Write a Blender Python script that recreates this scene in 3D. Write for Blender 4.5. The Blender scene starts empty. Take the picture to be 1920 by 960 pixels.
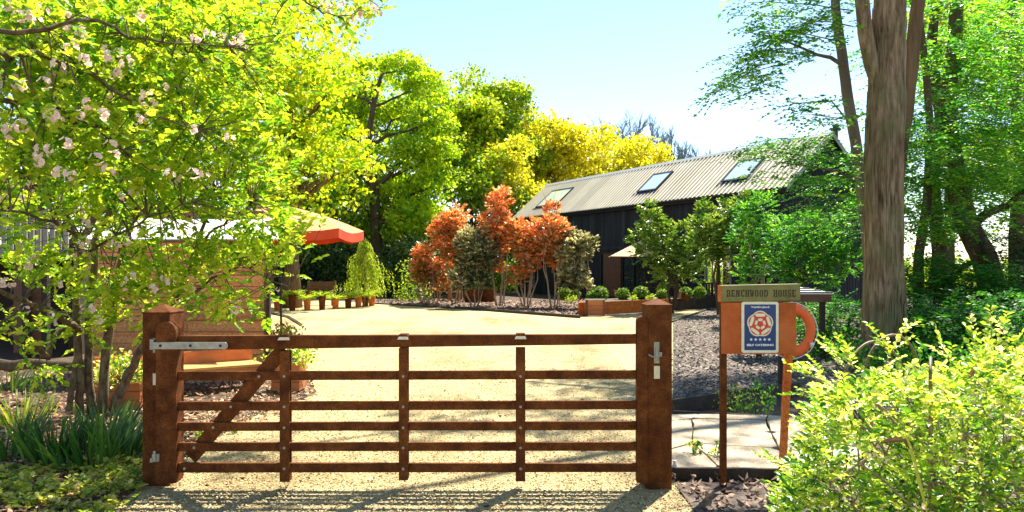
import bpy, math, random
import numpy as np
from mathutils import Vector, Matrix
random.seed(7); rs = np.random.RandomState(11)
sc = bpy.context.scene
C = sc.collection
# ---------------------------------------------------------------- camera, sky, sun, exposure
F = 1397.0; EYE = 1.65; HZ = 500.0           # focal length in photo pixels, eye height, horizon row
cam = bpy.data.objects.new('camera', bpy.data.cameras.new('camera')); C.objects.link(cam)
cam.location = (0, 0, EYE); cam.rotation_euler = (math.radians(90), 0, 0)
cam.data.sensor_width = 36; cam.data.lens = 36*F/1920; cam.data.shift_y = 20/1920
cam.data.clip_start = 0.05; cam.data.clip_end = 1500
sc.camera = cam
SUN_EL, SUN_AZ = math.radians(56), math.radians(31)      # azimuth measured from +Y towards +X
w = bpy.data.worlds.new('World'); sc.world = w; w.use_nodes = True
nt = w.node_tree; sky = nt.nodes.new('ShaderNodeTexSky'); sky.sky_type = 'NISHITA'; sky.sun_disc = False
sky.sun_elevation = SUN_EL; sky.sun_rotation = SUN_AZ; sky.air_density = 1.0; sky.dust_density = 0.0; sky.ozone_density = 0.25
bg = nt.nodes['Background']; bg.inputs[1].default_value = 0.09; nt.links.new(sky.outputs[0], bg.inputs[0])
sd = bpy.data.lights.new('sun', 'SUN'); sd.energy = 5.0; sd.angle = math.radians(0.6); sd.color = (1, .93, .80)
sun = bpy.data.objects.new('sun', sd); C.objects.link(sun)
SD = Vector((math.cos(SUN_EL)*math.sin(SUN_AZ), math.cos(SUN_EL)*math.cos(SUN_AZ), math.sin(SUN_EL)))
sun.rotation_euler = SD.to_track_quat('Z', 'Y').to_euler(); sun.location = SD*60
sc.view_settings.view_transform = 'Standard'; sc.view_settings.look = 'None'
sc.view_settings.gamma = 1; sc.view_settings.exposure = 1.52
sc.render.engine = 'CYCLES'
sc.cycles.max_bounces = 6; sc.cycles.transparent_max_bounces = 6

def P(px, py, Y): return Vector(((px-960)/F*Y, Y, EYE-(py-HZ)/F*Y))
def G(px, py):
    Y = EYE*F/(py-HZ); return Vector(((px-960)/F*Y, Y, 0))
def zat(py, Y): return EYE-(py-HZ)/F*Y
def xat(px, Y): return (px-960)/F*Y

# ---------------------------------------------------------------- materials
def nmat(name):
    m = bpy.data.materials.new(name); m.use_nodes = True
    return m, m.node_tree, m.node_tree.nodes['Principled BSDF']
def ramp(t, fac, cols):
    r = t.nodes.new('ShaderNodeValToRGB'); e = r.color_ramp.elements
    while len(e) < len(cols): e.new(0.5)
    for i, (p, c) in enumerate(cols): e[i].position = p; e[i].color = (*c, 1)
    t.links.new(fac, r.inputs[0]); return r.outputs[0]
def noise(t, scale, detail=6, rough=.6, stretch=None, co='Object'):
    n = t.nodes.new('ShaderNodeTexNoise'); n.inputs['Scale'].default_value = scale
    n.inputs['Detail'].default_value = detail; n.inputs['Roughness'].default_value = rough
    tc = t.nodes.new('ShaderNodeTexCoord'); src = tc.outputs[co]
    if stretch:
        mp = t.nodes.new('ShaderNodeMapping'); mp.inputs['Scale'].default_value = stretch
        t.links.new(src, mp.inputs[0]); src = mp.outputs[0]
    t.links.new(src, n.inputs['Vector']); return n.outputs[0]
def bump(t, h, b, strength=.5, dist=.01):
    n = t.nodes.new('ShaderNodeBump'); n.inputs['Strength'].default_value = strength; n.inputs['Distance'].default_value = dist
    t.links.new(h, n.inputs['Height']); t.links.new(n.outputs[0], b.inputs['Normal'])
def mixc(t, fac, a, b, mode='MIX'):
    m = t.nodes.new('ShaderNodeMix'); m.data_type = 'RGBA'; m.blend_type = mode
    for s, v in ((m.inputs[0], fac), (m.inputs[6], a), (m.inputs[7], b)):
        if isinstance(v, (int, float)): s.default_value = v
        elif isinstance(v, tuple): s.default_value = (*v, 1)
        else: t.links.new(v, s)
    return m.outputs[2]
def rough_mat(name, cols, scale=8, rough=.8, bstr=.4, bdist=.01, stretch=None, detail=6, fine=None, metal=0, vary=0.0, spec=.5):
    m, t, b = nmat(name)
    n = noise(t, scale, detail, stretch=stretch)
    k = len(cols); col = ramp(t, n, [(0.3+0.4*i/(k-1), c) for i, c in enumerate(cols)])
    if fine:
        f = noise(t, fine, 3, .7); col = mixc(t, 1.0, col, ramp(t, f, [(.35, (.55, .55, .55)), (.65, (1.25, 1.2, 1.15))]), 'MULTIPLY')
    if vary:
        oi = t.nodes.new('ShaderNodeObjectInfo')
        col = mixc(t, 1.0, col, ramp(t, oi.outputs['Random'], [(0, (1-vary,)*3), (1, (1+vary*.6,)*3)]), 'MULTIPLY')
    t.links.new(col, b.inputs['Base Color']); b.inputs['Roughness'].default_value = rough; b.inputs['Metallic'].default_value = metal
    b.inputs['Specular IOR Level'].default_value = spec
    h = noise(t, (fine or scale*4), 4, .6, stretch=stretch if not fine else None)
    bump(t, h, b, bstr, bdist)
    return m
def plain(name, col, rough=.5, metal=0, spec=.5):
    m, t, b = nmat(name); b.inputs['Roughness'].default_value = rough; b.inputs['Metallic'].default_value = metal
    b.inputs['Specular IOR Level'].default_value = spec
    n = noise(t, 30, 4); t.links.new(ramp(t, n, [(.3, tuple(x*.88 for x in col)), (.7, tuple(min(1, x*1.08) for x in col))]), b.inputs['Base Color'])
    return m
def leaf_mat(name, cols, trans=.5, rough=.45, tcol=None, spec=.3):
    """cols: ramp of leaf colours over the per-leaf 'tint' attribute; leaves let light through"""
    m, t, b = nmat(name)
    a = t.nodes.new('ShaderNodeAttribute'); a.attribute_name = 'tint'
    k = len(cols); col = ramp(t, a.outputs['Fac'], [(i/(k-1), c) for i, c in enumerate(cols)])
    t.links.new(col, b.inputs['Base Color']); b.inputs['Roughness'].default_value = rough
    b.inputs['Specular IOR Level'].default_value = spec
    tr = t.nodes.new('ShaderNodeBsdfTranslucent')
    tc = mixc(t, 1.0, col, tcol or (1.46, 1.37, .7), 'MULTIPLY'); t.links.new(tc, tr.inputs[0])
    mx = t.nodes.new('ShaderNodeMixShader'); mx.inputs[0].default_value = trans
    t.links.new(b.outputs[0], mx.inputs[1]); t.links.new(tr.outputs[0], mx.inputs[2])
    t.links.new(mx.outputs[0], t.nodes['Material Output'].inputs[0])
    return m
MAT = dict(
 gravel = None,
 stone = None,
 litter = rough_mat('leaf_litter', [(.035, .022, .012), (.09, .055, .03), (.16, .10, .06)], 5, .95, 1, .03, fine=30),
 mulch = rough_mat('mulch', [(.05, .035, .026), (.12, .09, .07), (.19, .15, .115)], 6, .95, 1, .03, fine=28),
 corten = rough_mat('gate_steel', [(.070, .021, .006), (.125, .040, .010), (.20, .068, .018)], 9, .8, .6, .002, fine=90, spec=.12),
 rustbright = rough_mat('bright_rust', [(.46, .105, .022), (.60, .165, .035), (.68, .24, .06)], 9, .75, .4, .003, fine=60, spec=.2),
 signpanel = rough_mat('sign_panel_paint', [(.36, .075, .018), (.54, .13, .03), (.62, .18, .05)], 5, .7, .25, .001, fine=240, spec=.2),
 olive = rough_mat('olive_board', [(.17, .16, .055), (.30, .27, .10)], 6, .6, .2, .001, fine=200, spec=.2),
 galv = rough_mat('galvanised_steel', [(.26, .25, .20), (.44, .42, .34)], 22, .6, .2, .001, metal=.35),
 pale = plain('pale_plate', (.72, .62, .42), .5),
 black = rough_mat('black_boards', [(.013, .015, .021), (.034, .037, .048)], 3, .7, .4, .004, stretch=(1, 1, .15), vary=.4, spec=.25),
 blackp = plain('black_metal', (.012, .013, .016), .5),
 roof = rough_mat('roof_sheet', [(.68, .59, .43), (.73, .64, .48), (.77, .69, .53)], 1.2, .55, .1, .002, vary=.12, spec=.4),
 ridge = plain('ridge_grey', (.36, .38, .37), .5),
 tan = rough_mat('tan_canvas', [(.60, .27, .09), (.68, .33, .12)], 3, .9, .3, .004),
 paletan = rough_mat('pale_canvas', [(.62, .42, .21), (.70, .50, .28)], 3, .9, .3, .004),
 redcloth = rough_mat('red_canvas', [(.55, .05, .012), (.68, .08, .02)], 3, .9, .3, .004),
 white = rough_mat('white_sheet', [(.74, .72, .68), (.82, .8, .76)], 2, .6, .2, .004),
 hutwood = rough_mat('hut_boards', [(.46, .175, .055), (.62, .275, .10), (.70, .36, .15)], 2.2, .8, .5, .004, stretch=(.35, 1, 5), fine=45, vary=.32),
 benchwood = rough_mat('bench_oil', [(.62, .26, .06), (.72, .36, .10)], 5, .6, .3, .003, stretch=(.4, 3, 3), vary=.12),
 crate = rough_mat('planter_wood', [(.42, .12, .035), (.54, .19, .06)], 5, .7, .4, .003, stretch=(.4, 2, 3), vary=.15),
 greywood = rough_mat('grey_timber', [(.22, .20, .16), (.36, .33, .27)], 5, .85, .5, .004, stretch=(3, 3, .4), vary=.2),
 darkwood = rough_mat('dark_timber', [(.022, .014, .01), (.05, .032, .02)], 5, .85, .5, .004, stretch=(1, 1, 3), vary=.2),
 brownwood = rough_mat('brown_timber', [(.10, .045, .02), (.18, .09, .045)], 5, .8, .5, .004, stretch=(1, 1, 3), vary=.2),
 edging = rough_mat('edging_board', [(.035, .025, .018), (.08, .055, .035)], 6, .85, .5, .006, fine=50, vary=.2),
 slab = rough_mat('stone_slab', [(.36, .28, .18), (.46, .37, .25), (.55, .46, .33)], 4, .85, .6, .006, fine=45, vary=.16),
 ball = plain('terracotta', (.34, .14, .07), .8),
 orange = plain('orange_ring', (.95, .15, .02), .6),
 navy = plain('navy_enamel', (.012, .035, .17), .35), cream = plain('cream_enamel', (.80, .76, .56), .4),
 redink = plain('red_enamel', (.70, .05, .015), .4), ink = plain('dark_lettering', (.035, .02, .012), .7), whiteink = plain('white_enamel', (.85, .85, .8), .4),
 rustarc = rough_mat('hoop_rust', [(.16, .09, .05), (.30, .20, .12)], 14, .6, .4, .002, fine=90),
)
def gravel_mat():
    m, t, b = nmat('gravel'); co = ramp(t, noise(t, 60, 3, .7), [(.3, (.25, .18, .07)), (.5, (.45, .355, .17)), (.7, (.60, .50, .27))])
    big_ = ramp(t, noise(t, .55, 6, .65, stretch=(1, .45, 1)), [(.38, (.62, .58, .50)), (.5, (1, 1, 1)), (.66, (1.1, 1.1, 1.1))]); co = mixc(t, 1.0, co, big_, 'MULTIPLY')
    mid = ramp(t, noise(t, 5, 5, .7), [(.36, (.78, .74, .66)), (.48, (1, 1, 1))]); co = mixc(t, 1.0, co, mid, 'MULTIPLY')
    t.links.new(co, b.inputs['Base Color']); b.inputs['Roughness'].default_value = .95; bump(t, noise(t, 80, 4, .7), b, 1.0, .012); return m
MAT['gravel'] = gravel_mat()
def bark_mat(name, cols, sc_=6, st=(1, 1, .12), vstr=1.0, moss=None):
    m, t, b = nmat(name)
    n = noise(t, sc_, 8, .65, stretch=st)
    col = ramp(t, n, [(0.28+.4*i/(len(cols)-1), c) for i, c in enumerate(cols)])
    if moss:
        mm = noise(t, 1.6, 5, .6); col = mixc(t, ramp(t, mm, [(.5, (0, 0, 0)), (.64, (.7, .7, .7))]), col, moss)
    t.links.new(col, b.inputs['Base Color']); b.inputs['Roughness'].default_value = .9; b.inputs['Specular IOR Level'].default_value = .15
    h = noise(t, sc_*2.2, 8, .7, stretch=st); bump(t, h, b, vstr, .03); return m
BARK = dict(
 oak = bark_mat('oak_bark', [(.035, .024, .014), (.09, .065, .04), (.14, .10, .06)]),
 brown = bark_mat('brown_bark', [(.06, .036, .02), (.16, .10, .055), (.24, .16, .09)], 5),
 big = bark_mat('furrowed_bark', [(.05, .032, .018), (.18, .12, .066), (.31, .225, .13), (.43, .33, .20)], 15, (1, 1, .15), 1.0, (.16, .17, .07)),
 grey = bark_mat('grey_bark', [(.09, .075, .055), (.20, .17, .13)], 6),
 apple = bark_mat('apple_bark', [(.05, .035, .022), (.15, .11, .07), (.28, .22, .15)], 20, (1, 1, .5)),
 pale = bark_mat('pale_stem', [(.26, .19, .12), (.48, .38, .26)], 14, (1, 1, .5)),
 bare = bark_mat('hazed_bare_bark', [(.17, .23, .27), (.26, .33, .38)], 6),  # blue-grey haze of distance put into the bark colour
)
LEAF = dict(
 golden = leaf_mat('golden_leaf', [(.08, .20, .010), (.24, .43, .012), (.47, .58, .018), (.65, .65, .03)], .55),
 apple = leaf_mat('apple_leaf', [(.05, .17, .012), (.18, .37, .02), (.40, .52, .03), (.56, .60, .07)], .55),
 oak = leaf_mat('oak_leaf', [(.07, .20, .010), (.26, .44, .014), (.41, .58, .02), (.62, .68, .03)], .54),
 green = leaf_mat('green_leaf', [(.05, .16, .010), (.19, .36, .015), (.40, .51, .025), (.60, .64, .04)], .42),
 yellow = leaf_mat('yellow_leaf', [(.20, .26, .012), (.50, .50, .02), (.68, .64, .03), (.78, .72, .07)], .48),
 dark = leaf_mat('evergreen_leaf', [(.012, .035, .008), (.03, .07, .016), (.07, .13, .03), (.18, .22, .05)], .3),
 beech = leaf_mat('hornbeam_leaf', [(.022, .11, .028), (.06, .23, .035), (.17, .40, .035), (.50, .62, .05)], .5, tcol=(1.3, 1.5, .6)),
 laurel = leaf_mat('laurel_leaf', [(.03, .10, .014), (.10, .22, .03), (.24, .36, .045), (.46, .52, .09)], .4, .3, spec=.5),
 red = leaf_mat('red_leaf', [(.14, .17, .04), (.50, .27, .06), (.92, .19, .05), (.95, .42, .14), (.92, .74, .46)], .48, .3, (1.3, 1.0, .6), spec=.6),  # cream end paints leaf highlights as well as pale flecks
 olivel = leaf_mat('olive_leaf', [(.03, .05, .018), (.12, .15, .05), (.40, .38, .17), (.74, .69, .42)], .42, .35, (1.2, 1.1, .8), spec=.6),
 conifer = leaf_mat('gold_conifer_leaf', [(.14, .26, .02), (.36, .50, .03), (.62, .66, .07)], .45),
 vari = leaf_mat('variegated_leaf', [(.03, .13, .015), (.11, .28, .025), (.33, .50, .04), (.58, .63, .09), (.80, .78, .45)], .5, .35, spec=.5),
 iris = leaf_mat('strap_leaf', [(.015, .07, .015), (.06, .16, .03), (.17, .30, .04), (.50, .54, .07)], .35, .35, spec=.5),
 cover = leaf_mat('ground_leaf', [(.03, .09, .02), (.14, .24, .03), (.42, .46, .05), (.62, .55, .16)], .4),
 box = leaf_mat('box_leaf', [(.05, .13, .02), (.15, .28, .03), (.36, .44, .06)], .4),
 chip2 = leaf_mat('grey_bark_chip', [(.07, .055, .045), (.17, .14, .12), (.31, .265, .22), (.50, .42, .33)], .0, .85),
 petal = leaf_mat('blossom_petal', [(.88, .62, .54), (.90, .76, .68), (.92, .86, .78)], .45, .6, (1.1, 1, .95)),
 deadleaf = leaf_mat('dead_leaf', [(.10, .05, .025), (.30, .16, .08), (.52, .30, .18), (.72, .52, .34)], .15, .8, (1.2, 1, .8)),
 chip = leaf_mat('bark_chip', [(.05, .03, .022), (.13, .085, .06), (.24, .165, .12), (.42, .27, .18)], .0, .85),
 stonechip = leaf_mat('gravel_stone', [(.22, .155, .06), (.37, .28, .13), (.49, .39, .20), (.62, .52, .32)], .0, .85),
)
m, t, b = nmat('window_glass'); b.inputs['Base Color'].default_value = (.02, .03, .04, 1); b.inputs['Roughness'].default_value = .04; b.inputs['Specular IOR Level'].default_value = .8
MAT['glass'] = m
m, t, b = nmat('skylight_glass'); b.inputs['Base Color'].default_value = (.82, .94, 1, 1); b.inputs['Roughness'].default_value = .3; b.inputs['Metallic'].default_value = .6  # pale blue base colour stands in for the reflected sky
MAT['skyglass'] = m
m, t, b = nmat('clear_glass'); b.inputs['Roughness'].default_value = .02; b.inputs['Base Color'].default_value = (.9, .95, .95, 1)
tb = t.nodes.new('ShaderNodeBsdfTransparent'); gb = t.nodes.new('ShaderNodeBsdfGlossy'); gb.inputs['Roughness'].default_value = .02
mx = t.nodes.new('ShaderNodeMixShader'); mx.inputs[0].default_value = .15
t.links.new(tb.outputs[0], mx.inputs[1]); t.links.new(gb.outputs[0], mx.inputs[2]); t.links.new(mx.outputs[0], t.nodes['Material Output'].inputs[0])
MAT['clear'] = m

# ---------------------------------------------------------------- object helpers
def tag(o, label=None, cat=None, group=None, kind=None):
    if label: o['label'] = label
    if cat: o['category'] = cat
    if group: o['group'] = group
    if kind: o['kind'] = kind
    return o
def empty(name, loc, label, cat, group=None, rz=0):
    o = bpy.data.objects.new(name, None); C.objects.link(o); o.location = loc; o.rotation_euler = (0, 0, rz)
    return tag(o, label, cat, group)
class MB:
    def __init__(s): s.v = []; s.f = []
    def poly(s, pts, flip=False):
        i = len(s.v); s.v += [tuple(p) for p in pts]; ix = list(range(i, i+len(pts))); s.f.append(ix[::-1] if flip else ix)
    def hexa(s, c):          # 8 corners: bottom 4 (ccw), top 4
        i = len(s.v); s.v += [tuple(p) for p in c]
        for q in ((3, 2, 1, 0), (4, 5, 6, 7), (0, 1, 5, 4), (1, 2, 6, 5), (2, 3, 7, 6), (3, 0, 4, 7)): s.f.append([i+k for k in q])
    def box(s, x0, x1, y0, y1, z0, z1):
        s.hexa([(x0, y0, z0), (x1, y0, z0), (x1, y1, z0), (x0, y1, z0), (x0, y0, z1), (x1, y0, z1), (x1, y1, z1), (x0, y1, z1)])
    def obox(s, o, ax, ay, az):   # origin corner and three edge vectors
        o = Vector(o); ax = Vector(ax); ay = Vector(ay); az = Vector(az)
        s.hexa([o, o+ax, o+ax+ay, o+ay, o+az, o+ax+az, o+ax+ay+az, o+ay+az])
    def bar(s, a, b, wd, th, side=None):   # rectangular bar a to b, width along side, thickness across
        a = Vector(a); b = Vector(b); d = (b-a).normalized()
        sd_ = Vector(side) if side else (d.cross(Vector((0, 0, 1))) if abs(d.z) < .95 else Vector((1, 0, 0)))
        sd_ = (sd_ - d*sd_.dot(d)).normalized(); t_ = d.cross(sd_).normalized()
        s.obox(a - sd_*wd/2 - t_*th/2, sd_*wd, t_*th, b-a)
    def tube(s, path, radii, n=7, cap=True, rough=0):
        path = [Vector(p) for p in path]; rings = []; up = None
        if not hasattr(radii, '__len__'): radii = [radii]*len(path)
        for i, p in enumerate(path):
            d = (path[min(i+1, len(path)-1)] - path[max(i-1, 0)]).normalized()
            if up is None:
                up = d.orthogonal().normalized()
            up = (up - d*up.dot(d)).normalized(); o = d.cross(up)
            st = len(s.v)
            for k in range(n):
                a = 2*math.pi*k/n; r = radii[i]*(1+rough*(random.random()-.5)) if rough else radii[i]
                s.v.append(tuple(p + up*math.cos(a)*r + o*math.sin(a)*r))
            rings.append(st)
        for i in range(len(rings)-1):
            a, b_ = rings[i], rings[i+1]
            for k in range(n): s.f.append([a+k, a+(k+1) % n, b_+(k+1) % n, b_+k])
        if cap:
            s.f.append([rings[0]+k for k in range(n)][::-1]); s.f.append([rings[-1]+k for k in range(n)])
    def lathe(s, c, prof, n=20):
        base = len(s.v)
        for r, z in prof:
            for k in range(n):
                a = 2*math.pi*k/n; s.v.append((c[0]+r*math.cos(a), c[1]+r*math.sin(a), c[2]+z))
        for i in range(len(prof)-1):
            for k in range(n): s.f.append([base+i*n+k, base+i*n+(k+1) % n, base+(i+1)*n+(k+1) % n, base+(i+1)*n+k])
        s.f.append([base+k for k in range(n)][::-1]); s.f.append([base+(len(prof)-1)*n+k for k in range(n)])
    def build(s, name, mat, parent=None, bevel=0, smooth=False, mesh_only=False):
        me = bpy.data.meshes.new(name); me.from_pydata(s.v, [], s.f); me.update()
        me.materials.append(mat)
        if smooth: me.polygons.foreach_set('use_smooth', [True]*len(me.polygons))
        if mesh_only: return me
        return link(name, me, parent, bevel)
def link(name, me, parent=None, bevel=0):
    o = bpy.data.objects.new(name, me); C.objects.link(o)
    if parent:
        o.parent = parent
        o.matrix_parent_inverse = Matrix.Translation(-parent.location) if parent.type != 'EMPTY' or parent.rotation_euler.z == 0 else parent.matrix_basis.inverted()
        if parent.type == 'MESH': o.matrix_parent_inverse = Matrix.Identity(4)
    if bevel:
        bv = o.modifiers.new('bevel', 'BEVEL'); bv.width = bevel; bv.segments = 2; bv.limit_method = 'ANGLE'
    return o
# meshes are authored in WORLD coordinates; children of empties get an inverse so they stay put
def copy_tree(o, parent=None):
    c = o.copy(); C.objects.link(c)
    if parent: c.parent = parent
    for ch in [x for x in C.objects if x.parent == o]: copy_tree(ch, c)
    return c

# ---------------------------------------------------------------- leaves
def unit(a): return a/np.maximum(np.linalg.norm(a, axis=-1, keepdims=True), 1e-9)
def leaves_mesh(name, pos, axis, nrm, ln, wd, tint, mat, parent=None, rich=False, fold=.12, mesh_only=False):
    N = len(pos); axis = unit(axis); side = unit(np.cross(nrm, axis)); nrm = np.cross(axis, side)
    ln = np.broadcast_to(ln, (N,))[:, None]; wd = np.broadcast_to(wd, (N,))[:, None]
    if rich:
        V = np.stack([pos, pos+axis*ln*.32+side*wd*.5+nrm*ln*fold, pos+axis*ln*.74+side*wd*.4+nrm*ln*fold*.7,
                      pos+axis*ln - nrm*ln*.1, pos+axis*ln*.74-side*wd*.4+nrm*ln*fold*.7, pos+axis*ln*.32-side*wd*.5+nrm*ln*fold], 1)
        k = 6; quads = np.array([[0, 1, 2, 3], [0, 3, 4, 5]])
        idx = (np.arange(N)[:, None, None]*k + quads[None]).reshape(-1); nf = 2*N; cs = 4
    else:
        V = np.stack([pos, pos+axis*ln*.5+side*wd*.5+nrm*ln*fold, pos+axis*ln, pos+axis*ln*.5-side*wd*.5+nrm*ln*fold], 1)
        k = 4; tr = np.array([[0, 1, 2], [0, 2, 3]])
        idx = (np.arange(N)[:, None, None]*k + tr[None]).reshape(-1); nf = 2*N; cs = 3
    me = bpy.data.meshes.new(name)
    me.vertices.add(N*k); me.vertices.foreach_set('co', V.reshape(-1).astype(np.float32))
    me.loops.add(nf*cs); me.loops.foreach_set('vertex_index', idx.astype(np.int32))
    me.polygons.add(nf); me.polygons.foreach_set('loop_start', (np.arange(nf)*cs).astype(np.int32))
    me.update(calc_edges=True)
    at = me.attributes.new('tint', 'FLOAT', 'POINT'); at.data.foreach_set('value', np.repeat(np.clip(tint, 0, 1), k).astype(np.float32))
    me.materials.append(mat)
    if mesh_only: return me
    return link(name, me, parent)
def rdir(n): return unit(rs.normal(size=(n, 3)))
def clump_leaves(centers, rad, per, flat=.6, tint_c=None, up=.8, tj=.25):
    """per leaves gaussian round each centre"""
    n = len(centers); rad = np.broadcast_to(rad, (n,))
    pos = np.repeat(centers, per, 0) + rs.normal(size=(n*per, 3))*np.repeat(rad, per)[:, None]*np.array([1, 1, flat])*.55
    nr = unit(rdir(n*per) + np.array([0, 0, up])); ax = rdir(n*per) + np.array([0, 0, -.25])
    tc = np.full(n, .5) if tint_c is None else tint_c
    tint = np.repeat(tc, per) + rs.normal(size=n*per)*tj
    return pos, ax, nr, tint
def cat(parts): return [np.concatenate([p[i] for p in parts]) for i in range(4)]
def sub_blobs(c, R, n, r, lower=-.5):
    out = []
    while len(out) < n:
        d = Vector(rdir(1)[0]); 
        if d.z < lower: continue
        q = random.uniform(.45, .88); out.append((Vector(c)+Vector((d.x*R[0]*q, d.y*R[1]*q, d.z*R[2]*q)), r*random.uniform(.75, 1.25)))
    out.append((Vector(c), r))
    return out
def curve_path(a, b, k=6, sag=.12, jit=.05):
    a = Vector(a); b = Vector(b); L = (b-a).length; pts = []
    mid = (a+b)/2 + Vector((random.uniform(-1, 1), random.uniform(-1, 1), random.uniform(.2, 1)))*L*sag
    for i in range(k+1):
        t_ = i/k; p = a*(1-t_)**2 + mid*2*t_*(1-t_) + b*t_*t_
        if 0 < i < k: p = p + Vector((random.uniform(-1, 1), random.uniform(-1, 1), random.uniform(-1, 1)))*L*jit
        pts.append(p)
    return pts
def twigs(mb, p, d, L, r, depth, n=4, spread=.9):
    """recursive fine branching"""
    q = p + d*L; m_ = p + d*L*.5 + Vector(rdir(1)[0])*L*.06
    mb.tube([p, m_, q], [r, r*.8, r*.55], 4 if depth < 2 else 5, cap=False)
    if depth <= 0: return
    for i in range(n):
        s = random.uniform(.4, 1.0); nd = (d + Vector(rdir(1)[0])*spread + Vector((0, 0, .25))).normalized()
        twigs(mb, p + d*L*s, nd, L*random.uniform(.45, .72), r*.5, depth-1, n, spread)
def tree(name, label, cat_, base, H, crown_c, R, nb, rb, nleaf, ls, lm, bm, tr, group=None, lower=-.5, clump=.62, per=14, trunk=None, limbs=True, tint0=.5, cl_t=.18, seed=None, twig=1, lit=.25, blobs=None, wl=.75):
    if seed is not None: random.seed(seed); rs.seed(seed)
    base = Vector(base); cc = Vector(crown_c)
    root = empty(name, base, label, cat_, group)
    mb = MB()
    tp = trunk or [base + (Vector((cc.x, cc.y, base.z+H*.75))-base)*f + Vector((random.uniform(-.2, .2), random.uniform(-.2, .2), 0))*(tr*1.2 if 0 < f < 1 else 0) for f in (0, .12, .3, .5, .7, .85, 1)]
    tp = [Vector(p) for p in tp]; n_ = len(tp)
    rad = [tr*(1.35 if i == 0 else 1)*(1-.75*i/(n_-1)) for i in range(n_)]
    mb.tube(tp, rad, 10, rough=.12)
    bl = blobs or sub_blobs(cc, R, nb, rb, lower)
    if limbs:
        for (c, r) in bl:
            k = min(range(1, n_), key=lambda i: abs(tp[i].z-(c.z - (c.xy-tp[i].xy).length*.55)))
            pth = curve_path(tp[k], c, 6, .14, .035); r0 = min(rad[k]*.6, tr*.45)
            mb.tube(pth, [r0*(1-.8*i/6) for i in range(7)], 6, cap=False)
            for _ in range(twig):
                s = random.choice(pth[2:]); twigs(mb, s, Vector(rdir(1)[0]), r*random.uniform(.5, .9), r0*.3, 1, 3)
    mb.build('trunk', bm, root, smooth=True)
    tot = sum(r*r for _, r in bl); parts = []
    for (c, r) in bl:
        nc = max(3, int(nleaf*r*r/tot/per))
        d = rdir(nc); d[:, 2] = np.abs(d[:, 2])*np.where(rs.rand(nc) < .75, 1, -1)
        q = r*(.62+.42*rs.rand(nc)**.7)
        cen = np.array(c)[None] + d*q[:, None]*np.array([1, 1, .8])
        tc = tint0 + cl_t*rs.normal(size=nc) + .0*d[:, 2]
        parts.append(clump_leaves(cen, clump*ls*3, per, .55, tc, .8, lit))
    pos, ax, nr, ti = cat(parts); n = len(pos)
    s = ls*(.7+.6*rs.rand(n))
    leaves_mesh('crown', pos, ax, nr, s, s*wl, ti, lm, root)
    return root
def sprigs(Pn, D, L, K, ls, up=1.2, tint=None, tj=.2, ratio=.55, spread=.9, wide=False):
    """K leaves in two rows along each twig. returns leaf arrays"""
    n = len(Pn); D = unit(D); L = np.broadcast_to(L, (n,))
    t_ = np.tile((np.arange(K)+.6)/K, n); Pr = np.repeat(Pn, K, 0); Dr = np.repeat(D, K, 0); Lr = np.repeat(L, K)
    sg = np.tile(np.where(np.arange(K) % 2 == 0, 1, -1), n)[:, None]
    side = unit(np.cross(Dr, np.array([0, 0, 1.])) + 1e-4)*sg
    pos = Pr + Dr*(Lr*t_)[:, None] - np.array([0, 0, 1])*(Lr*t_**2*.12)[:, None]
    ax = unit(Dr*.7 + side*spread + rs.normal(size=pos.shape)*.18)
    nr = unit(np.array([0, 0, up]) + rs.normal(size=pos.shape)*.45)
    s = ls*(.65+.6*rs.rand(n*K))
    ti = (np.repeat(tint, K) if tint is not None else .5) + rs.normal(size=n*K)*tj
    return pos, ax, nr, s, s*ratio, ti
def split_big(root, arrs, mat, nparts, name='leaf', near=None):
    """the nparts leaves that show largest become objects of their own; returns the rest"""
    pos, ax, nr, s, wd, ti = arrs
    px = 960 + pos[:, 0]/pos[:, 1]*F; py = HZ + (EYE-pos[:, 2])/pos[:, 1]*F
    inf = (px > 5) & (px < 1915) & (py > 5) & (py < 955)
    score = np.where(inf, s/pos[:, 1], 0); order = np.argsort(-score)[:nparts*3]
    pick = rs.permutation(order)[:nparts]
    keep = np.ones(len(pos), bool); keep[pick] = False
    protos = []
    for k in range(6):
        protos.append(leaves_mesh(name, np.zeros((1, 3)), np.array([[0, 1., 0]]), np.array([[0, 0, 1.]]), 1, .55+.05*(k % 3), np.array([.15+.14*k]), mat, rich=True, mesh_only=True))
    inv = Matrix.Translation(-root.location)
    for i in pick:
        a = Vector(ax[i]).normalized(); n = Vector(nr[i]); sd_ = n.cross(a).normalized(); n = a.cross(sd_)
        me = protos[int(np.clip((ti[i]-.1)/.14, 0, 5))]
        o = bpy.data.objects.new(name, me); C.objects.link(o); o.parent = root; o.matrix_parent_inverse = inv
        M_ = Matrix((( -sd_.x, a.x, n.x, pos[i][0]), (-sd_.y, a.y, n.y, pos[i][1]), (-sd_.z, a.z, n.z, pos[i][2]), (0, 0, 0, 1))) @ Matrix.Diagonal((s[i], s[i], s[i], 1))
        o.matrix_basis = M_
    return [x[keep] for x in (pos, ax, nr, s, wd, ti)]
def in_poly(x, y, poly):
    ins = np.zeros(len(x), bool); j = len(poly)-1
    for i in range(len(poly)):
        xi, yi = poly[i][:2]; xj, yj = poly[j][:2]
        ins ^= ((yi > y) != (yj > y)) & (x < (xj-xi)*(y-yi)/((yj-yi) or 1e-9)+xi); j = i
    return ins
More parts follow.
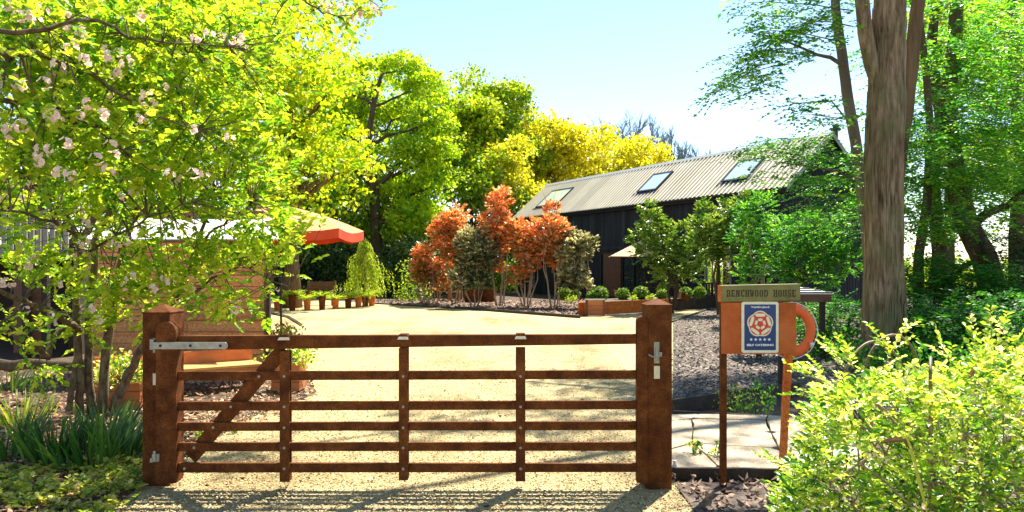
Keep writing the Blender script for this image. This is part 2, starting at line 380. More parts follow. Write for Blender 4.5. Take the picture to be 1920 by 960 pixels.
def scatter_chips(name, poly, n, ln, wd, mat, z=.004, label=None, tilt=.35, lift=.01, tint0=.5, tj=.3, nearbias=True, parent=None):
    xs = [p[0] for p in poly]; ys = [p[1] for p in poly]
    X = rs.uniform(min(xs), max(xs), n*3)
    if nearbias:   # density falls with the square of distance
        a, b_ = 1/min(ys), 1/max(ys); Yv = 1/(b_+(a-b_)*rs.rand(n*3))
    else: Yv = rs.uniform(min(ys), max(ys), n*3)
    k = np.where(in_poly(X, Yv, poly))[0][:n]; X = X[k]; Yv = Yv[k]; n = len(X)
    pos = np.stack([X, Yv, z + rs.rand(n)*lift], 1)
    nr = unit(np.array([0, 0, 1.]) + rs.normal(size=(n, 3))*tilt); th = rs.rand(n)*6.283
    ax = np.stack([np.cos(th), np.sin(th), rs.normal(size=n)*tilt*.5], 1)
    s = ln*(.5+rs.rand(n)); o = leaves_mesh(name, pos, ax, nr, s, wd*(.6+.8*rs.rand(n)), tint0+tj*rs.normal(size=n), mat, parent, rich=False, fold=-.18)
    tag(o, label, kind='stuff'); return o
def sheet(name, poly, z, mat, kind='structure', label=None):
    mb = MB(); mb.poly([(p[0], p[1], z) for p in poly]); o = mb.build(name, mat); tag(o, label, kind=kind)
    if o.data.polygons[0].normal.z < 0: o.data.flip_normals()
    return o
# ================================================================= SETTING: ground
def bigground():
    mb = MB(); mb.poly([(-450, -60, 0), (450, -60, 0), (450, 900, 0), (-450, 900, 0)])
    tag(mb.build('ground', MAT['litter']), kind='structure')
bigground()
gravel_poly = [(-2.9, -8), (1.25, -8), (1.22, 4.9), G(1266, 914), G(1264, 790), G(1262, 603), G(1350, 574), G(1262, 587), G(1085, 595), G(855, 578),
               G(700, 569), G(610, 563), G(480, 572), G(500, 640), G(560, 690), G(596, 738), G(455, 790), G(345, 868), G(272, 906), G(205, 958)]
sheet('gravel_yard', gravel_poly, .004, MAT['gravel'])
mulch_poly = [G(1262, 603), G(1350, 575), G(1900, 572), G(1700, 735), G(1480, 742), G(1262, 776)]
sheet('mulch_bed', mulch_poly, .008, MAT['mulch'])
front_mulch = [G(1262, 906), (1.24, 4.6), (1.3, 2.0), (4.0, 2.0), (4.2, 5.6)]
sheet('mulch_bed', front_mulch, .008, MAT['mulch'])
shrub_bed = [G(700, 569), G(855, 578), G(1085, 595), G(1120, 566), G(700, 562)]
sheet('mulch_bed', shrub_bed, .02, MAT['mulch'])
grassy = [G(30, 700), G(140, 700), G(120, 752), G(-200, 760), G(-200, 700)]
sheet('path', grassy, .006, MAT['edging'])
# stones of the yard near the gate, chips, litter: nobody could count them
scatter_chips('gravel', [(-2.9, 2.6), (1.25, 2.6), (1.22, 4.9), (1.25, 5.6), (1.75, 9), (1.9, 15), (-4.5, 15), (-3.6, 9), (-3.3, 7.2), (-2.6, 5.7)], 120000, .018, .014, LEAF['stonechip'], .004, 'pale gravel stones of the drive and yard', .45, .012, .5, .3)
for i, (pl, n, lab, tl) in enumerate(((front_mulch, 7000, 'brown bark chips around the sign posts', .75), (mulch_poly, 16000, 'greyish bark chips of the bed beyond the paving', .6), (shrub_bed, 5000, 'reddish bark under the red leaved shrubs', .5))):
    scatter_chips('bark_chips', [tuple(p[:2]) for p in pl], n, (.085, .085, .14)[i], (.030, .034, .06)[i], LEAF['chip2' if i == 1 else 'chip'], .012, lab, tl, (.05, .05, .05)[i], (.66, .42, .6)[i], (.34, .2, .28)[i])
litter_poly = [(-9, 3.2), (-2.7, 3.2), (-2.75, 5.0), (-2.85, 5.7), (-3.1, 7.0), (-2.6, 7.7), (-2.5, 9.6), (-3.4, 12.3), (-9, 12.3)]
scatter_chips('leaf_litter', litter_poly, 26000, .06, .04, LEAF['deadleaf'], .006, 'dry brown leaves and chips under the apple tree', .55, .03, .4, .3)
scatter_chips('fallen_leaves', [(-2.6, 3.2), (1.2, 3.2), (1.5, 9), (3, 18), (-5, 20), (-3.2, 9)], 420, .05, .03, LEAF['deadleaf'], .016, 'dry leaves and bits lying on the gravel', .5, .01, .4, .3)
# paving: irregular stones, each its own slab
pav = tag(sheet('paving', [G(1262, 792), G(1560, 802), (3.1, 5.75), G(1262, 893)], .03, MAT['mulch']), kind='structure')
def paving():
    A = [Vector((x, y, 0)) for x, y in ((1.22, 5.82), (1.62, 5.80), (2.12, 5.77), (2.9, 5.74),
         (1.30, 6.35), (1.60, 6.62), (2.3, 6.42), (3.0, 6.5), (1.42, 6.95), (1.75, 7.2), (2.45, 7.05), (3.15, 7.2),
         (1.52, 7.55), (1.85, 7.7), (2.6, 7.62), (3.3, 7.65), (1.62, 7.9), (2.0, 7.92), (2.7, 7.85), (3.4, 7.8))]
    Q = [(0, 1, 5, 4), (1, 2, 6, 5), (2, 3, 7, 6), (4, 5, 9, 8), (5, 6, 10, 9), (6, 7, 11, 10), (8, 9, 13, 12), (9, 10, 14, 13), (10, 11, 15, 14), (12, 13, 17, 16), (13, 14, 18, 17), (14, 15, 19, 18)]
    for q in Q:
        pts = [A[i] for i in q]; c = sum(pts, Vector())/4; ring = []
        for i in range(4):
            a = c+(pts[i]-c)*.985; b_ = c+(pts[(i+1) % 4]-c)*.985
            ring += [a*.9+b_*.1, (a+b_)/2 + Vector((random.uniform(-.02, .02), random.uniform(-.02, .02), 0)), a*.1+b_*.9]
        h = .085+random.uniform(-.004, .006); mb = MB(); n = len(ring)
        bot = [(p.x, p.y, .031) for p in ring]; top = [(p.x, p.y, h+random.uniform(-.002, .002)) for p in ring]
        i0 = len(mb.v); mb.v += bot+top
        for k in range(n): mb.f.append([i0+k, i0+(k+1) % n, i0+n+(k+1) % n, i0+n+k])
        mb.f.append([i0+n+k for k in range(n)])
        o = mb.build('stone', MAT['slab'], pav, bevel=.006)
paving()
def edging(name, a, b, h, th, label, z=0.0, mat='edging', group='edging boards round the beds'):
    a = Vector(a); b = Vector(b); a.z = b.z = z; mb = MB(); n = max(2, int((b-a).length/1.2)); d = (b-a).normalized(); s = Vector((-d.y, d.x, 0))*th
    pr = None
    mb.obox(a, b-a, s, (0, 0, h)); o = mb.build(name, MAT[mat], bevel=.004)
    return tag(o, label, 'edging board', group)
edging('edging_board', G(1262, 905)+Vector((.005, .05, 0)), (3.1, 5.66, 0), .1, .04, 'dark board along the front of the stone paving by the sign')
edging('edging_board', G(1262, 786), G(1560, 800), .09, .04, 'dark low board along the far edge of the stone paving')
edging('edging_board', G(1262, 778), G(1500, 742), .17, .04, 'taller slanting plank at the foot of the bark bed behind the sign')
edging('edging_board', G(1262, 605), G(1352, 573), .06, .05, 'thin dark strip between the gravel and the bark bed')
edging('edging_board', G(852, 579), G(1086, 597), .10, .06, 'long low dark edge in front of the red shrubs')
edging('edging_board', G(700, 570), G(850, 579), .06, .06, 'low dark edge left of the red shrubs under the olive bush')
edging('edging_board', G(742, 562), G(803, 562), .14, .1, 'pale timber beam lying on the far edge of the gravel', mat='brownwood')
# ================================================================= GATE
GY = 5.50; GT = .05                        # front face of the gate, thickness
def gx(px): return xat(px, GY)
def gz(py): return zat(py, GY)
def rounded_stile(x0, x1, y0, y1, z0, z1):
    mb = MB(); c = (x0+x1)/2; r = (x1-x0)/2; pr = [(x0, z0), (x1, z0), (x1, z1-r)]
    pr += [(c+r*math.cos(a), z1-r+r*math.sin(a)) for a in [math.pi*k/10 for k in range(1, 10)]] + [(x0, z1-r)]
    n = len(pr); mb.v = [(x, y0, z) for x, z in pr]+[(x, y1, z) for x, z in pr]
    mb.f = [list(range(n)), list(range(2*n-1, n-1, -1))]+[[k, k+n, (k+1) % n+n, (k+1) % n] for k in range(n)]
    return mb
def gate():
    r = empty('field_gate', (gx(755), GY, 0), 'closed rusty brown steel field gate with five bars spanning the gravel drive', 'gate')
    m_ = MAT['corten']
    st = rounded_stile(gx(294), gx(332), GY-.02, GY+.075, gz(905), gz(603)).build('hinge_stile', m_, r, .004)
    rounded_stile(gx(1194), gx(1214), GY-.012, GY+.062, gz(905), gz(593)).build('meeting_stile', m_, r, .004)
    x0, x1 = gx(332)+.001, gx(1194)-.001
    mb = MB(); zt0, zt1 = gz(630), gz(627); zb0, zb1 = gz(657), gz(645)
    mb.hexa([(x0, GY, zb0), (x1, GY, zb1), (x1, GY+.07, zb1), (x0, GY+.07, zb0), (x0, GY, zt0), (x1, GY, zt1), (x1, GY+.07, zt1), (x0, GY+.07, zt0)])
    mb.build('top_rail', m_, r, .004)
    for (l, rt) in (((697, 714), (695, 711)), ((754, 771), (752, 768)), ((793, 809), (791, 807)), ((831, 847), (830, 846)), ((869, 887), (870, 886))):
        mb = MB(); y0, y1 = GY+.008, GY+.04
        mb.hexa([(x0, y0, gz(l[1])), (x1, y0, gz(rt[1])), (x1, y1, gz(rt[1])), (x0, y1, gz(l[1])), (x0, y0, gz(l[0])), (x1, y0, gz(rt[0])), (x1, y1, gz(rt[0])), (x0, y1, gz(l[0]))])
        mb.build('rail', m_, r, .003)
    for (pa, pb, top, bot) in ((525, 543, 633, 903), (748, 765, 632, 900), (967, 985, 631, 902)):
        mb = MB(); xa, xb = gx(pa), gx(pb); y0, y1 = GY-.014, GY+.006
        mb.box(xa, xb, y0, y1, gz(bot), gz(658 if pa < 600 else 652))
        mb.box(xa, xb, GY+.042, GY+.062, gz(bot), gz(658 if pa < 600 else 652))
        for z0, z1 in ((gz(bot), gz(888)),): mb.box(xa+.002, xb-.002, y1, GY+.042, z0, z1)
        up = mb.build('upright', m_, r, .003)
        mb = MB(); xa -= .012; xb += .012; zt = gz(top-6); zf = gz(top+3)
        mb.hexa([(xa, GY-.03, zf), (xb, GY-.03, zf), (xb, GY+.09, zf), (xa, GY+.09, zf), (xa+.016, GY-.008, zt), (xb-.016, GY-.008, zt), (xb-.016, GY+.075, zt), (xa+.016, GY+.075, zt)])
        mb.build('rail_cap', m_, up, .003)
        mb = MB(); mb.hexa([(xa+.004, GY-.036, gz(top+4)), (xb-.004, GY-.036, gz(top+4)), (xb-.004, GY-.031, gz(top+4)), (xa+.004, GY-.031, gz(top+4)), (xa+.014, GY-.03, gz(top-1)), (xb-.014, GY-.03, gz(top-1)), (xb-.014, GY-.025, gz(top-1)), (xa+.014, GY-.025, gz(top-1))])
        mb.build('cap_lip', MAT['pale'], up)
    # slanting brace behind the rails
    mb = MB(); a = Vector((gx(352), GY+.052, gz(862))); b_ = Vector((gx(528), GY+.052, gz(655)))
    mb.bar(a, b_, .105, .02, side=(1, 0, 0)); mb.build('brace', m_, r, .003)
    bm_ = MB(); bm_.lathe((0, 0, 0), [(.011, 0), (.011, .004), (.007, .008)], 10)
    me = bm_.build('bolt', MAT['galv'], mesh_only=True)
    def bolt(px, py, y):
        o = bpy.data.objects.new('bolt', me); C.objects.link(o); o.parent = r; o.matrix_parent_inverse = Matrix.Translation(-r.location)
        o.matrix_basis = Matrix.Translation((gx(px), y, gz(py))) @ Matrix.Rotation(math.radians(90), 4, 'X')
    for px in (534, 756.5, 976):
        for py in (705, 762, 801, 839, 878): bolt(px, py, GY-.0145)
    for px, py in ((485, 706), (432, 763), (399, 802), (363, 840), (345, 879)): bolt(px, py, GY+.0075)
    # hinge strap
    mb = MB(); ys = GY-.029; y0 = GY-.022
    zc = gz(647.5); hh = .026; xe = gx(430); pr = [(gx(288), zc-hh), (xe-.02, zc-hh), (xe-.004, zc-hh+.01), (xe, zc), (xe-.004, zc+hh-.01), (xe-.02, zc+hh), (gx(288), zc+hh)]
    n = len(pr); mb.v = [(x, ys, z) for x, z in pr]+[(x, y0, z) for x, z in pr]; mb.f = [list(range(n)), list(range(2*n-1, n-1, -1))]+[[k, k+n, (k+1) % n+n, (k+1) % n] for k in range(n)]
    s_ = mb.build('hinge_strap', MAT['galv'], r, .002)
    mb = MB(); mb.tube([(gx(288), GY+.02, zc-.055), (gx(288), GY+.02, zc+.05)], .014, 10); mb.box(gx(283), gx(290), GY-.02, GY+.03, zc-.03, zc+.045); mb.build('hinge_eye', MAT['galv'], s_)
    for px in (304, 360, 416):
        b2 = MB(); b2.v = []; b2.tube([(gx(px), ys-.001, zc), (gx(px), ys-.007, zc)], [.011, .008], 10); b2.build('bolt', MAT['blackp'], s_)
    mb = MB(); zc = gz(857); mb.box(gx(289), gx(302), GY-.035, GY-.021, zc-.025, zc+.03); mb.box(gx(286), gx(291), GY-.04, GY-.02, zc-.03, zc+.0); mb.tube([(gx(295), GY-.045, zc-.02), (gx(295), GY-.045, zc+.055)], .01, 8); mb.build('bottom_hinge', MAT['galv'], r)
    mb = MB(); mb.tube([(gx(1214), GY+.03, gz(667)), (gx(1224), GY+.02, gz(668))], .008, 8); mb.build('latch_rod', MAT['galv'], r)
gate()
def gatepost(x0, x1, y0, y1, zt, cap, label):
    r = empty('gatepost', ((x0+x1)/2, (y0+y1)/2, 0), label, 'gatepost', 'pair of square gateposts')
    mb = MB(); mb.box(x0, x1, y0, y1, -.05, zt); p = mb.build('post', MAT['corten'], r, .004)
    mb = MB(); e = .004; c = ((x0+x1)/2, (y0+y1)/2, zt+cap); a = [(x0-e, y0-e, zt), (x1+e, y0-e, zt), (x1+e, y1+e, zt), (x0-e, y1+e, zt)]
    d = [(x, y, z+.006) for x, y, z in a]
    mb.v = a+d+[c]; mb.f = [[3, 2, 1, 0]]+[[k, (k+1) % 4, (k+1) % 4+4, k+4] for k in range(4)]+[[k+4, (k+1) % 4+4, 8] for k in range(4)]
    mb.build('cap', MAT['corten'], r)
    return r
PY = 5.585
r = gatepost(xat(267, PY), xat(318, PY), PY, PY+.245, zat(587, PY), .062, 'left rusty gatepost with its right side in full sun and a pyramid cap')
mb = MB(); mb.box(xat(287, PY), xat(296, PY), PY-.006, PY-.0005, zat(722, PY), zat(700, PY)); mb.build('reflector', MAT['pale'], r, .001)
PR = 5.50
r = gatepost(xat(1212, PR)+.002, xat(1260, PR), PR-.0, PR+.2, zat(573, PR), .052, 'right rusty gatepost with a steel latch and a pyramid cap')
mb = MB(); y = PR
mb.box(xat(1226, y), xat(1236, y), y-.008, y-.001, zat(681, y), zat(641, y)); lp = mb.build('latch_plate', MAT['galv'], r, .001)
mb = MB(); mb.tube([(xat(1231, y), y-.02, zat(676, y)), (xat(1231, y), y-.02, zat(650, y))], .008, 8); mb.box(xat(1228, y), xat(1240, y), y-.026, y-.008, zat(668, y), zat(660, y)); mb.tube([(xat(1215, y), y-.03, zat(664, y)), (xat(1222, y), y-.026, zat(668, y)), (xat(1232, y), y-.022, zat(667, y))], .006, 6); mb.build('latch_bolt', MAT['galv'], lp)
mb = MB(); mb.box(xat(1226, y), xat(1237, y), y-.007, y-.001, zat(710, y), zat(686, y)); mb.build('small_plate', MAT['pale'], r, .001)
# glass jar / blue-white wrapper at the post foot
mb = MB(); c = (xat(1266, 5.75), 5.77, 0); mb.lathe(c, [(.018, 0), (.024, .02), (.024, .1), (.012, .13), (.012, .15)], 12)
o = mb.build('bottle', plain('clear_bottle', (.55, .65, .72), .15), smooth=True); tag(o, 'small clear bottle standing at the right foot of the right gatepost', 'bottle')
# ================================================================= SIGN
SY = 5.55
def sx(px): return xat(px, SY)
def sz(py): return zat(py, SY)
GLY = {  # stencil letters on a 0..10 x 0..14 grid: rectangles / quads with bridges left open
 'B': [(0, 0, 3, 1.6), (0, 12.4, 3, 14), (1, 0, 3.6, 6.3), (1, 7.6, 3.6, 14), (4.6, 0, 7.4, 1.7), (4.6, 6.2, 7.2, 7.8), (4.6, 12.3, 7.2, 14), (7, 1.2, 9.4, 6.6), (6.6, 7.6, 8.8, 13)],
 'E': [(0, 0, 3.6, 1.6), (0, 12.4, 3.6, 14), (1, 0, 3.6, 14), (4.4, 0, 9, 2), (7.6, 0, 9, 4), (4.4, 6.2, 7.4, 7.8), (4.4, 12, 9, 14), (7.6, 10.4, 9, 14)],
 'N': [(0, 0, 3.4, 1.4), (1, 0, 3, 14), (7, 0, 9, 14), (6, 12.6, 10, 14), [(2.6, 14), (4.6, 14), (7.6, 0), (5.8, 0)]],
 'C': [(1, 2, 3.8, 12), (2.4, 0, 4.2, 2.4), (2.4, 11.6, 4.2, 14), (5.2, 0, 8.6, 2), (5.2, 12, 8.6, 14), (7.4, 0, 8.8, 4), (7.4, 9.6, 8.8, 14)],
 'H': [(0, 0, 4, 1.4), (0, 12.6, 4, 14), (1, 0, 3.4, 14), (6.6, 0, 9, 14), (6, 0, 10, 1.4), (6, 12.6, 10, 14), (4.2, 6.2, 5.8, 7.8)],
 'W': [(-.6, 12.6, 3.4, 14), [(0, 14), (2.2, 14), (4, 0), (2.4, 0)], [(4, 14), (6, 14), (8, 0), (6.4, 0)], [(4.4, 7), (5.2, 10), (4.2, 0), (3.2, 0)], [(8.6, 14), (10, 14), (7.8, 0), (7.2, 0)]],
 'O': [(.8, 2, 3.4, 12), (2, 0, 4.4, 2), (2, 12, 4.4, 14), (6.6, 2, 9.2, 12), (5.6, 0, 8, 2), (5.6, 12, 8, 14)],
 'D': [(0, 0, 3.6, 1.6), (0, 12.4, 3.6, 14), (1, 0, 3.6, 14), (4.6, 0, 7.6, 2), (4.6, 12, 7.6, 14), (7, 1.4, 9.4, 12.6)],
 'U': [(0, 12.6, 4, 14), (1, 2, 3.4, 14), (2.2, 0, 4.4, 2), (5.6, 0, 7.8, 2), (6.6, 2, 9, 14), (6, 12.6, 10, 14)],
 'S': [(1, 7.4, 3.4, 13), (2.4, 12, 4.4, 14), (5.4, 12, 8.4, 14), (7.4, 9.8, 8.6, 13), (2.8, 6, 7.4, 8.2), (6.6, 1, 9, 6.8), (5.4, 0, 8, 2), (1.2, 0, 4.4, 2), (1, 0, 2.2, 4.2)]}
def stencil(text, x0, x1, z0, z1, y, th):
    mb = MB(); n = len(text); adv = (x1-x0)/n; cw = adv*.86/10; ch = (z1-z0)/14
    for i, c_ in enumerate(text):
        if c_ == ' ': continue
        for q in GLY[c_]:
            pts = [(q[0], q[1]), (q[2], q[1]), (q[2], q[3]), (q[0], q[3])] if isinstance(q, tuple) else q[::-1]
            if not isinstance(q, tuple): pts = [q[0], q[3], q[2], q[1]]
            X = [x0+i*adv+p[0]*cw for p in pts]; Z = [z0+p[1]*ch for p in pts]
            mb.hexa([(X[0], y, Z[0]), (X[1], y, Z[1]), (X[1], y+th, Z[1]), (X[0], y+th, Z[0]), (X[3], y, Z[3]), (X[2], y, Z[2]), (X[2], y+th, Z[2]), (X[3], y+th, Z[3])])
    return mb
def text_mesh(body, size, x, z, y, mat, parent, name, width=None, bold=.0):
    cu = bpy.data.curves.new(name, 'FONT'); cu.body = body; cu.size = size; cu.align_x = 'CENTER'; cu.align_y = 'CENTER'; cu.extrude = .0006; cu.offset = bold; cu.resolution_u = 4
    t_ = bpy.data.objects.new(name, cu); C.objects.link(t_); bpy.context.view_layer.update()
    dg = bpy.context.evaluated_depsgraph_get(); me = bpy.data.meshes.new_from_object(t_.evaluated_get(dg)); wd = t_.dimensions.x
    bpy.data.objects.remove(t_); k = (width/wd) if width else 1
    me.transform(Matrix.Translation((x, y, z)) @ Matrix.Rotation(math.radians(90), 4, 'X') @ Matrix.Diagonal((k, 1, 1, 1)))
    me.materials.clear(); me.materials.append(mat); return tag(link(name, me, parent), kind='stuff')
def disc(mb, pts, y, th):
    n = len(pts); i = len(mb.v); mb.v += [(x, y, z) for x, z in pts]+[(x, y+th, z) for x, z in pts]
    mb.f.append([i+k for k in range(n)]); mb.f += [[i+k, i+k+n, i+(k+1) % n+n, i+(k+1) % n] for k in range(n)]
def sign():
    r = empty('house_sign', (sx(1422), SY, 0), 'orange panel sign on two rusty legs with an olive name board and blue plaque', 'sign')
    mb = MB(); mb.box(sx(1352), sx(1363), SY, SY+.05, -.05, sz(564)); mb.build('leg', MAT['corten'], r, .002)
    mb = MB(); mb.hexa([(sx(1471), SY+.1, -.05), (sx(1481), SY+.1, -.05), (sx(1481), SY+.15, -.05), (sx(1471), SY+.15, -.05), (sx(1477), SY+.002, sz(600)), (sx(1491), SY+.002, sz(600)), (sx(1491), SY+.05, sz(600)), (sx(1477), SY+.05, sz(600))])
    mb.build('leg', MAT['rustbright'], r, .002)
    mb = MB(); mb.box(sx(1352), sx(1492), SY-.012, SY-.001, sz(662), sz(567)); pan = mb.build('panel', MAT['signpanel'], r, .0015)
    mb = MB(); mb.box(sx(1352), sx(1492), SY-.011, SY+.06, sz(662)-.006, sz(662)-.001); mb.build('bottom_edge', MAT['rustbright'], pan)
    mb = MB(); mb.hexa([(sx(1351), SY-.03, sz(566)), (sx(1498), SY-.03, sz(563)), (sx(1498), SY+.06, sz(563)), (sx(1351), SY+.06, sz(566)), (sx(1351), SY-.03, sz(535)), (sx(1498), SY-.03, sz(532)), (sx(1498), SY+.06, sz(532)), (sx(1351), SY+.06, sz(535))])
    nb = mb.build('name_board', MAT['olive'], r, .003)
    mb = MB(); mb.box(sx(1349), sx(1351)-.001, SY-.028, SY+.05, sz(566), sz(535)); mb.build('board_end', MAT['rustbright'], nb)
    stencil('BENCHWOOD HOUSE', sx(1360), sx(1491), sz(556), sz(543.5), SY-.0318, .0015).build('lettering', MAT['ink'], nb)['kind'] = 'stuff'
    # plaque
    px0, px1, pz0, pz1 = sx(1389), sx(1458), sz(661), sz(565.5)
    def rr(x0, x1, z0, z1, rad):
        out = []
        for cx_, cz_, a0 in ((x1-rad, z1-rad, 0), (x0+rad, z1-rad, 90), (x0+rad, z0+rad, 180), (x1-rad, z0+rad, 270)):
            for k in range(5): a = math.radians(a0+22.5*k); out.append((cx_+rad*math.cos(a), cz_+rad*math.sin(a)))
        return out
    mb = MB(); disc(mb, rr(px0, px1, pz0, pz1, .016), SY-.020, .0075); pl = mb.build('plaque', MAT['cream'], r)
    yy = SY-.0215
    mb = MB(); disc(mb, rr(px0+.020, px1-.020, pz0+.020, pz1-.020, .006), yy, .0013); mb.build('blue_field', MAT['navy'], pl)
    cx_ = (px0+px1)/2; cz_ = sz(607)
    text_mesh('VisitEngland', .02, cx_, sz(575.5), yy-.0012, MAT['whiteink'], pl, 'lettering', .135, .0003)
    text_mesh('SELF CATERING', .02, cx_, sz(646.5), yy-.0012, MAT['whiteink'], pl, 'lettering', .20, .0008)
    u = .0485
    def lobed(R, a_, off=90, n=60, pw=1.0):
        return [((R*(1-a_+a_*abs(math.cos(2.5*(t_-math.radians(off))))**pw))*math.cos(t_)+cx_, (R*(1-a_+a_*abs(math.cos(2.5*(t_-math.radians(off))))**pw))*math.sin(t_)+cz_) for t_ in [2*math.pi*k/n for k in range(n)]]
    mb = MB(); disc(mb, lobed(.098, .10, 90), yy-.0012, .001); mb.build('rose_outline', MAT['cream'], pl)
    mb = MB(); disc(mb, lobed(.089, .10, 90), yy-.0022, .0009); mb.build('rose', MAT['redink'], pl)
    def petal(R, wt, wr, ang):
        c_ = (cx_+R*math.cos(ang), cz_+R*math.sin(ang)); out = []
        for k in range(16):
            t_ = 2*math.pi*k/16; a = wt*math.copysign(abs(math.cos(t_))**.55, math.cos(t_)); b2 = wr*math.copysign(abs(math.sin(t_))**.55, math.sin(t_))
            out.append((c_[0]+a*-math.sin(ang)+b2*math.cos(ang), c_[1]+a*math.cos(ang)+b2*math.sin(ang)))
        return out
    for k in range(5):
        a = math.radians(90+72*k)
        mb = MB(); disc(mb, petal(.066, .037, .0115, a), yy-.0032, .0009); mb.build('petal', MAT['cream'], pl)
        mb = MB(); disc(mb, petal(.031, .0165, .0095, a), yy-.0032, .0009); mb.build('petal', MAT['cream'], pl)
    mb = MB(); disc(mb, [(cx_+.017*math.cos(2*math.pi*k/16), cz_+.017*math.sin(2*math.pi*k/16)) for k in range(16)], yy-.0042, .0009); mb.build('rose_centre', MAT['redink'], pl)
    for k in range(5):
        x = cx_+(k-2)*.0335; z = sz(636); pts = [(x+(.013 if j % 2 == 0 else .0056)*math.cos(math.radians(90+36*j)), z+(.013 if j % 2 == 0 else .0056)*math.sin(math.radians(90+36*j))) for j in range(10)]
        mb = MB(); disc(mb, pts, yy-.0012, .001); mb.build('star', MAT['whiteink'], pl)
sign()
# lifebuoy on its post behind the sign
def lifebuoy():
    Y = 9.4; c = P(1484, 620, Y); mb = MB(); R, r_ = .262, .052; pts = []
    n, k = 40, 12
    for i in range(n):
        a = 2*math.pi*i/n
        for j in range(k):
            b_ = 2*math.pi*j/k; q = R+r_*1.25*math.cos(b_)*(1+.05*math.sin(5*a)); mb.v.append((c.x+q*math.cos(a), c.y+.16*q*math.cos(a)-r_*.8*math.sin(b_), c.z+q*math.sin(a)*1.05))
    for i in range(n):
        for j in range(k): mb.f.append([i*k+j, ((i+1) % n)*k+j, ((i+1) % n)*k+(j+1) % k, i*k+(j+1) % k])
    root = mb.build('lifebuoy', MAT['orange'], smooth=True); tag(root, 'orange life ring hanging behind the right end of the sign', 'life ring')
    mb = MB(); path = [(c.x+(R+.078)*math.cos(a)*(1+.012*math.cos(8*a)), c.y+.16*R*math.cos(a)-.01, c.z+(R+.078)*1.05*math.sin(a)*(1+.012*math.cos(8*a))) for a in [2*math.pi*i/32 for i in range(33)]]
    mb.tube(path, .006, 5); mb.build('rope', MAT['white'], root)
    mb = MB(); q = P(1521, 645, Y-.02); mb.box(q.x-.02, q.x+.02, q.y-.04, q.y, q.z-.02, q.z+.02); mb.build('buckle', MAT['white'], root, .004)
    mb = MB(); x0 = xat(1462, Y+.1); mb.box(x0, x0+.075, Y+.1, Y+.17, -.05, zat(590, Y)); o = mb.build('ring_post', MAT['darkwood']); tag(o, 'dark square timber post holding the life ring behind the sign', 'post')
lifebuoy()
# ================================================================= BARN
Y1 = 28.0; C0 = Vector((.3686*Y1, Y1, 0)); BU = Vector((-.483, .876, 0)).normalized(); BV = Vector((.876, .483, 0)).normalized()
EZ = EYE+.1074*Y1; RZ = EYE+.1869*Y1; HW = .0911*Y1; BL = .762*Y1
def B(s, t, z): return C0+BU*s+BV*t+Vector((0, 0, z))
def eave_s(px, t=0.0):       # distance along the barn where a photo column meets the line t behind the eave
    k = (px-960)/F; o = C0+BV*t; return (o.x-k*o.y)/(k*BU.y-BU.x)
def roof_st(px, py):
    d = Vector(((px-960)/F, 1, -(py-HZ)/F)); nrm = BU.cross(BV*HW+Vector((0, 0, RZ-EZ))).normalized(); o = B(0, 0, EZ)
    k = nrm.dot(o-Vector((0, 0, EYE)))/nrm.dot(d); q = Vector((0, 0, EYE))+d*k - o; return q.dot(BU), q.dot(BV)
def rz(t): return EZ+(RZ-EZ)*t/HW
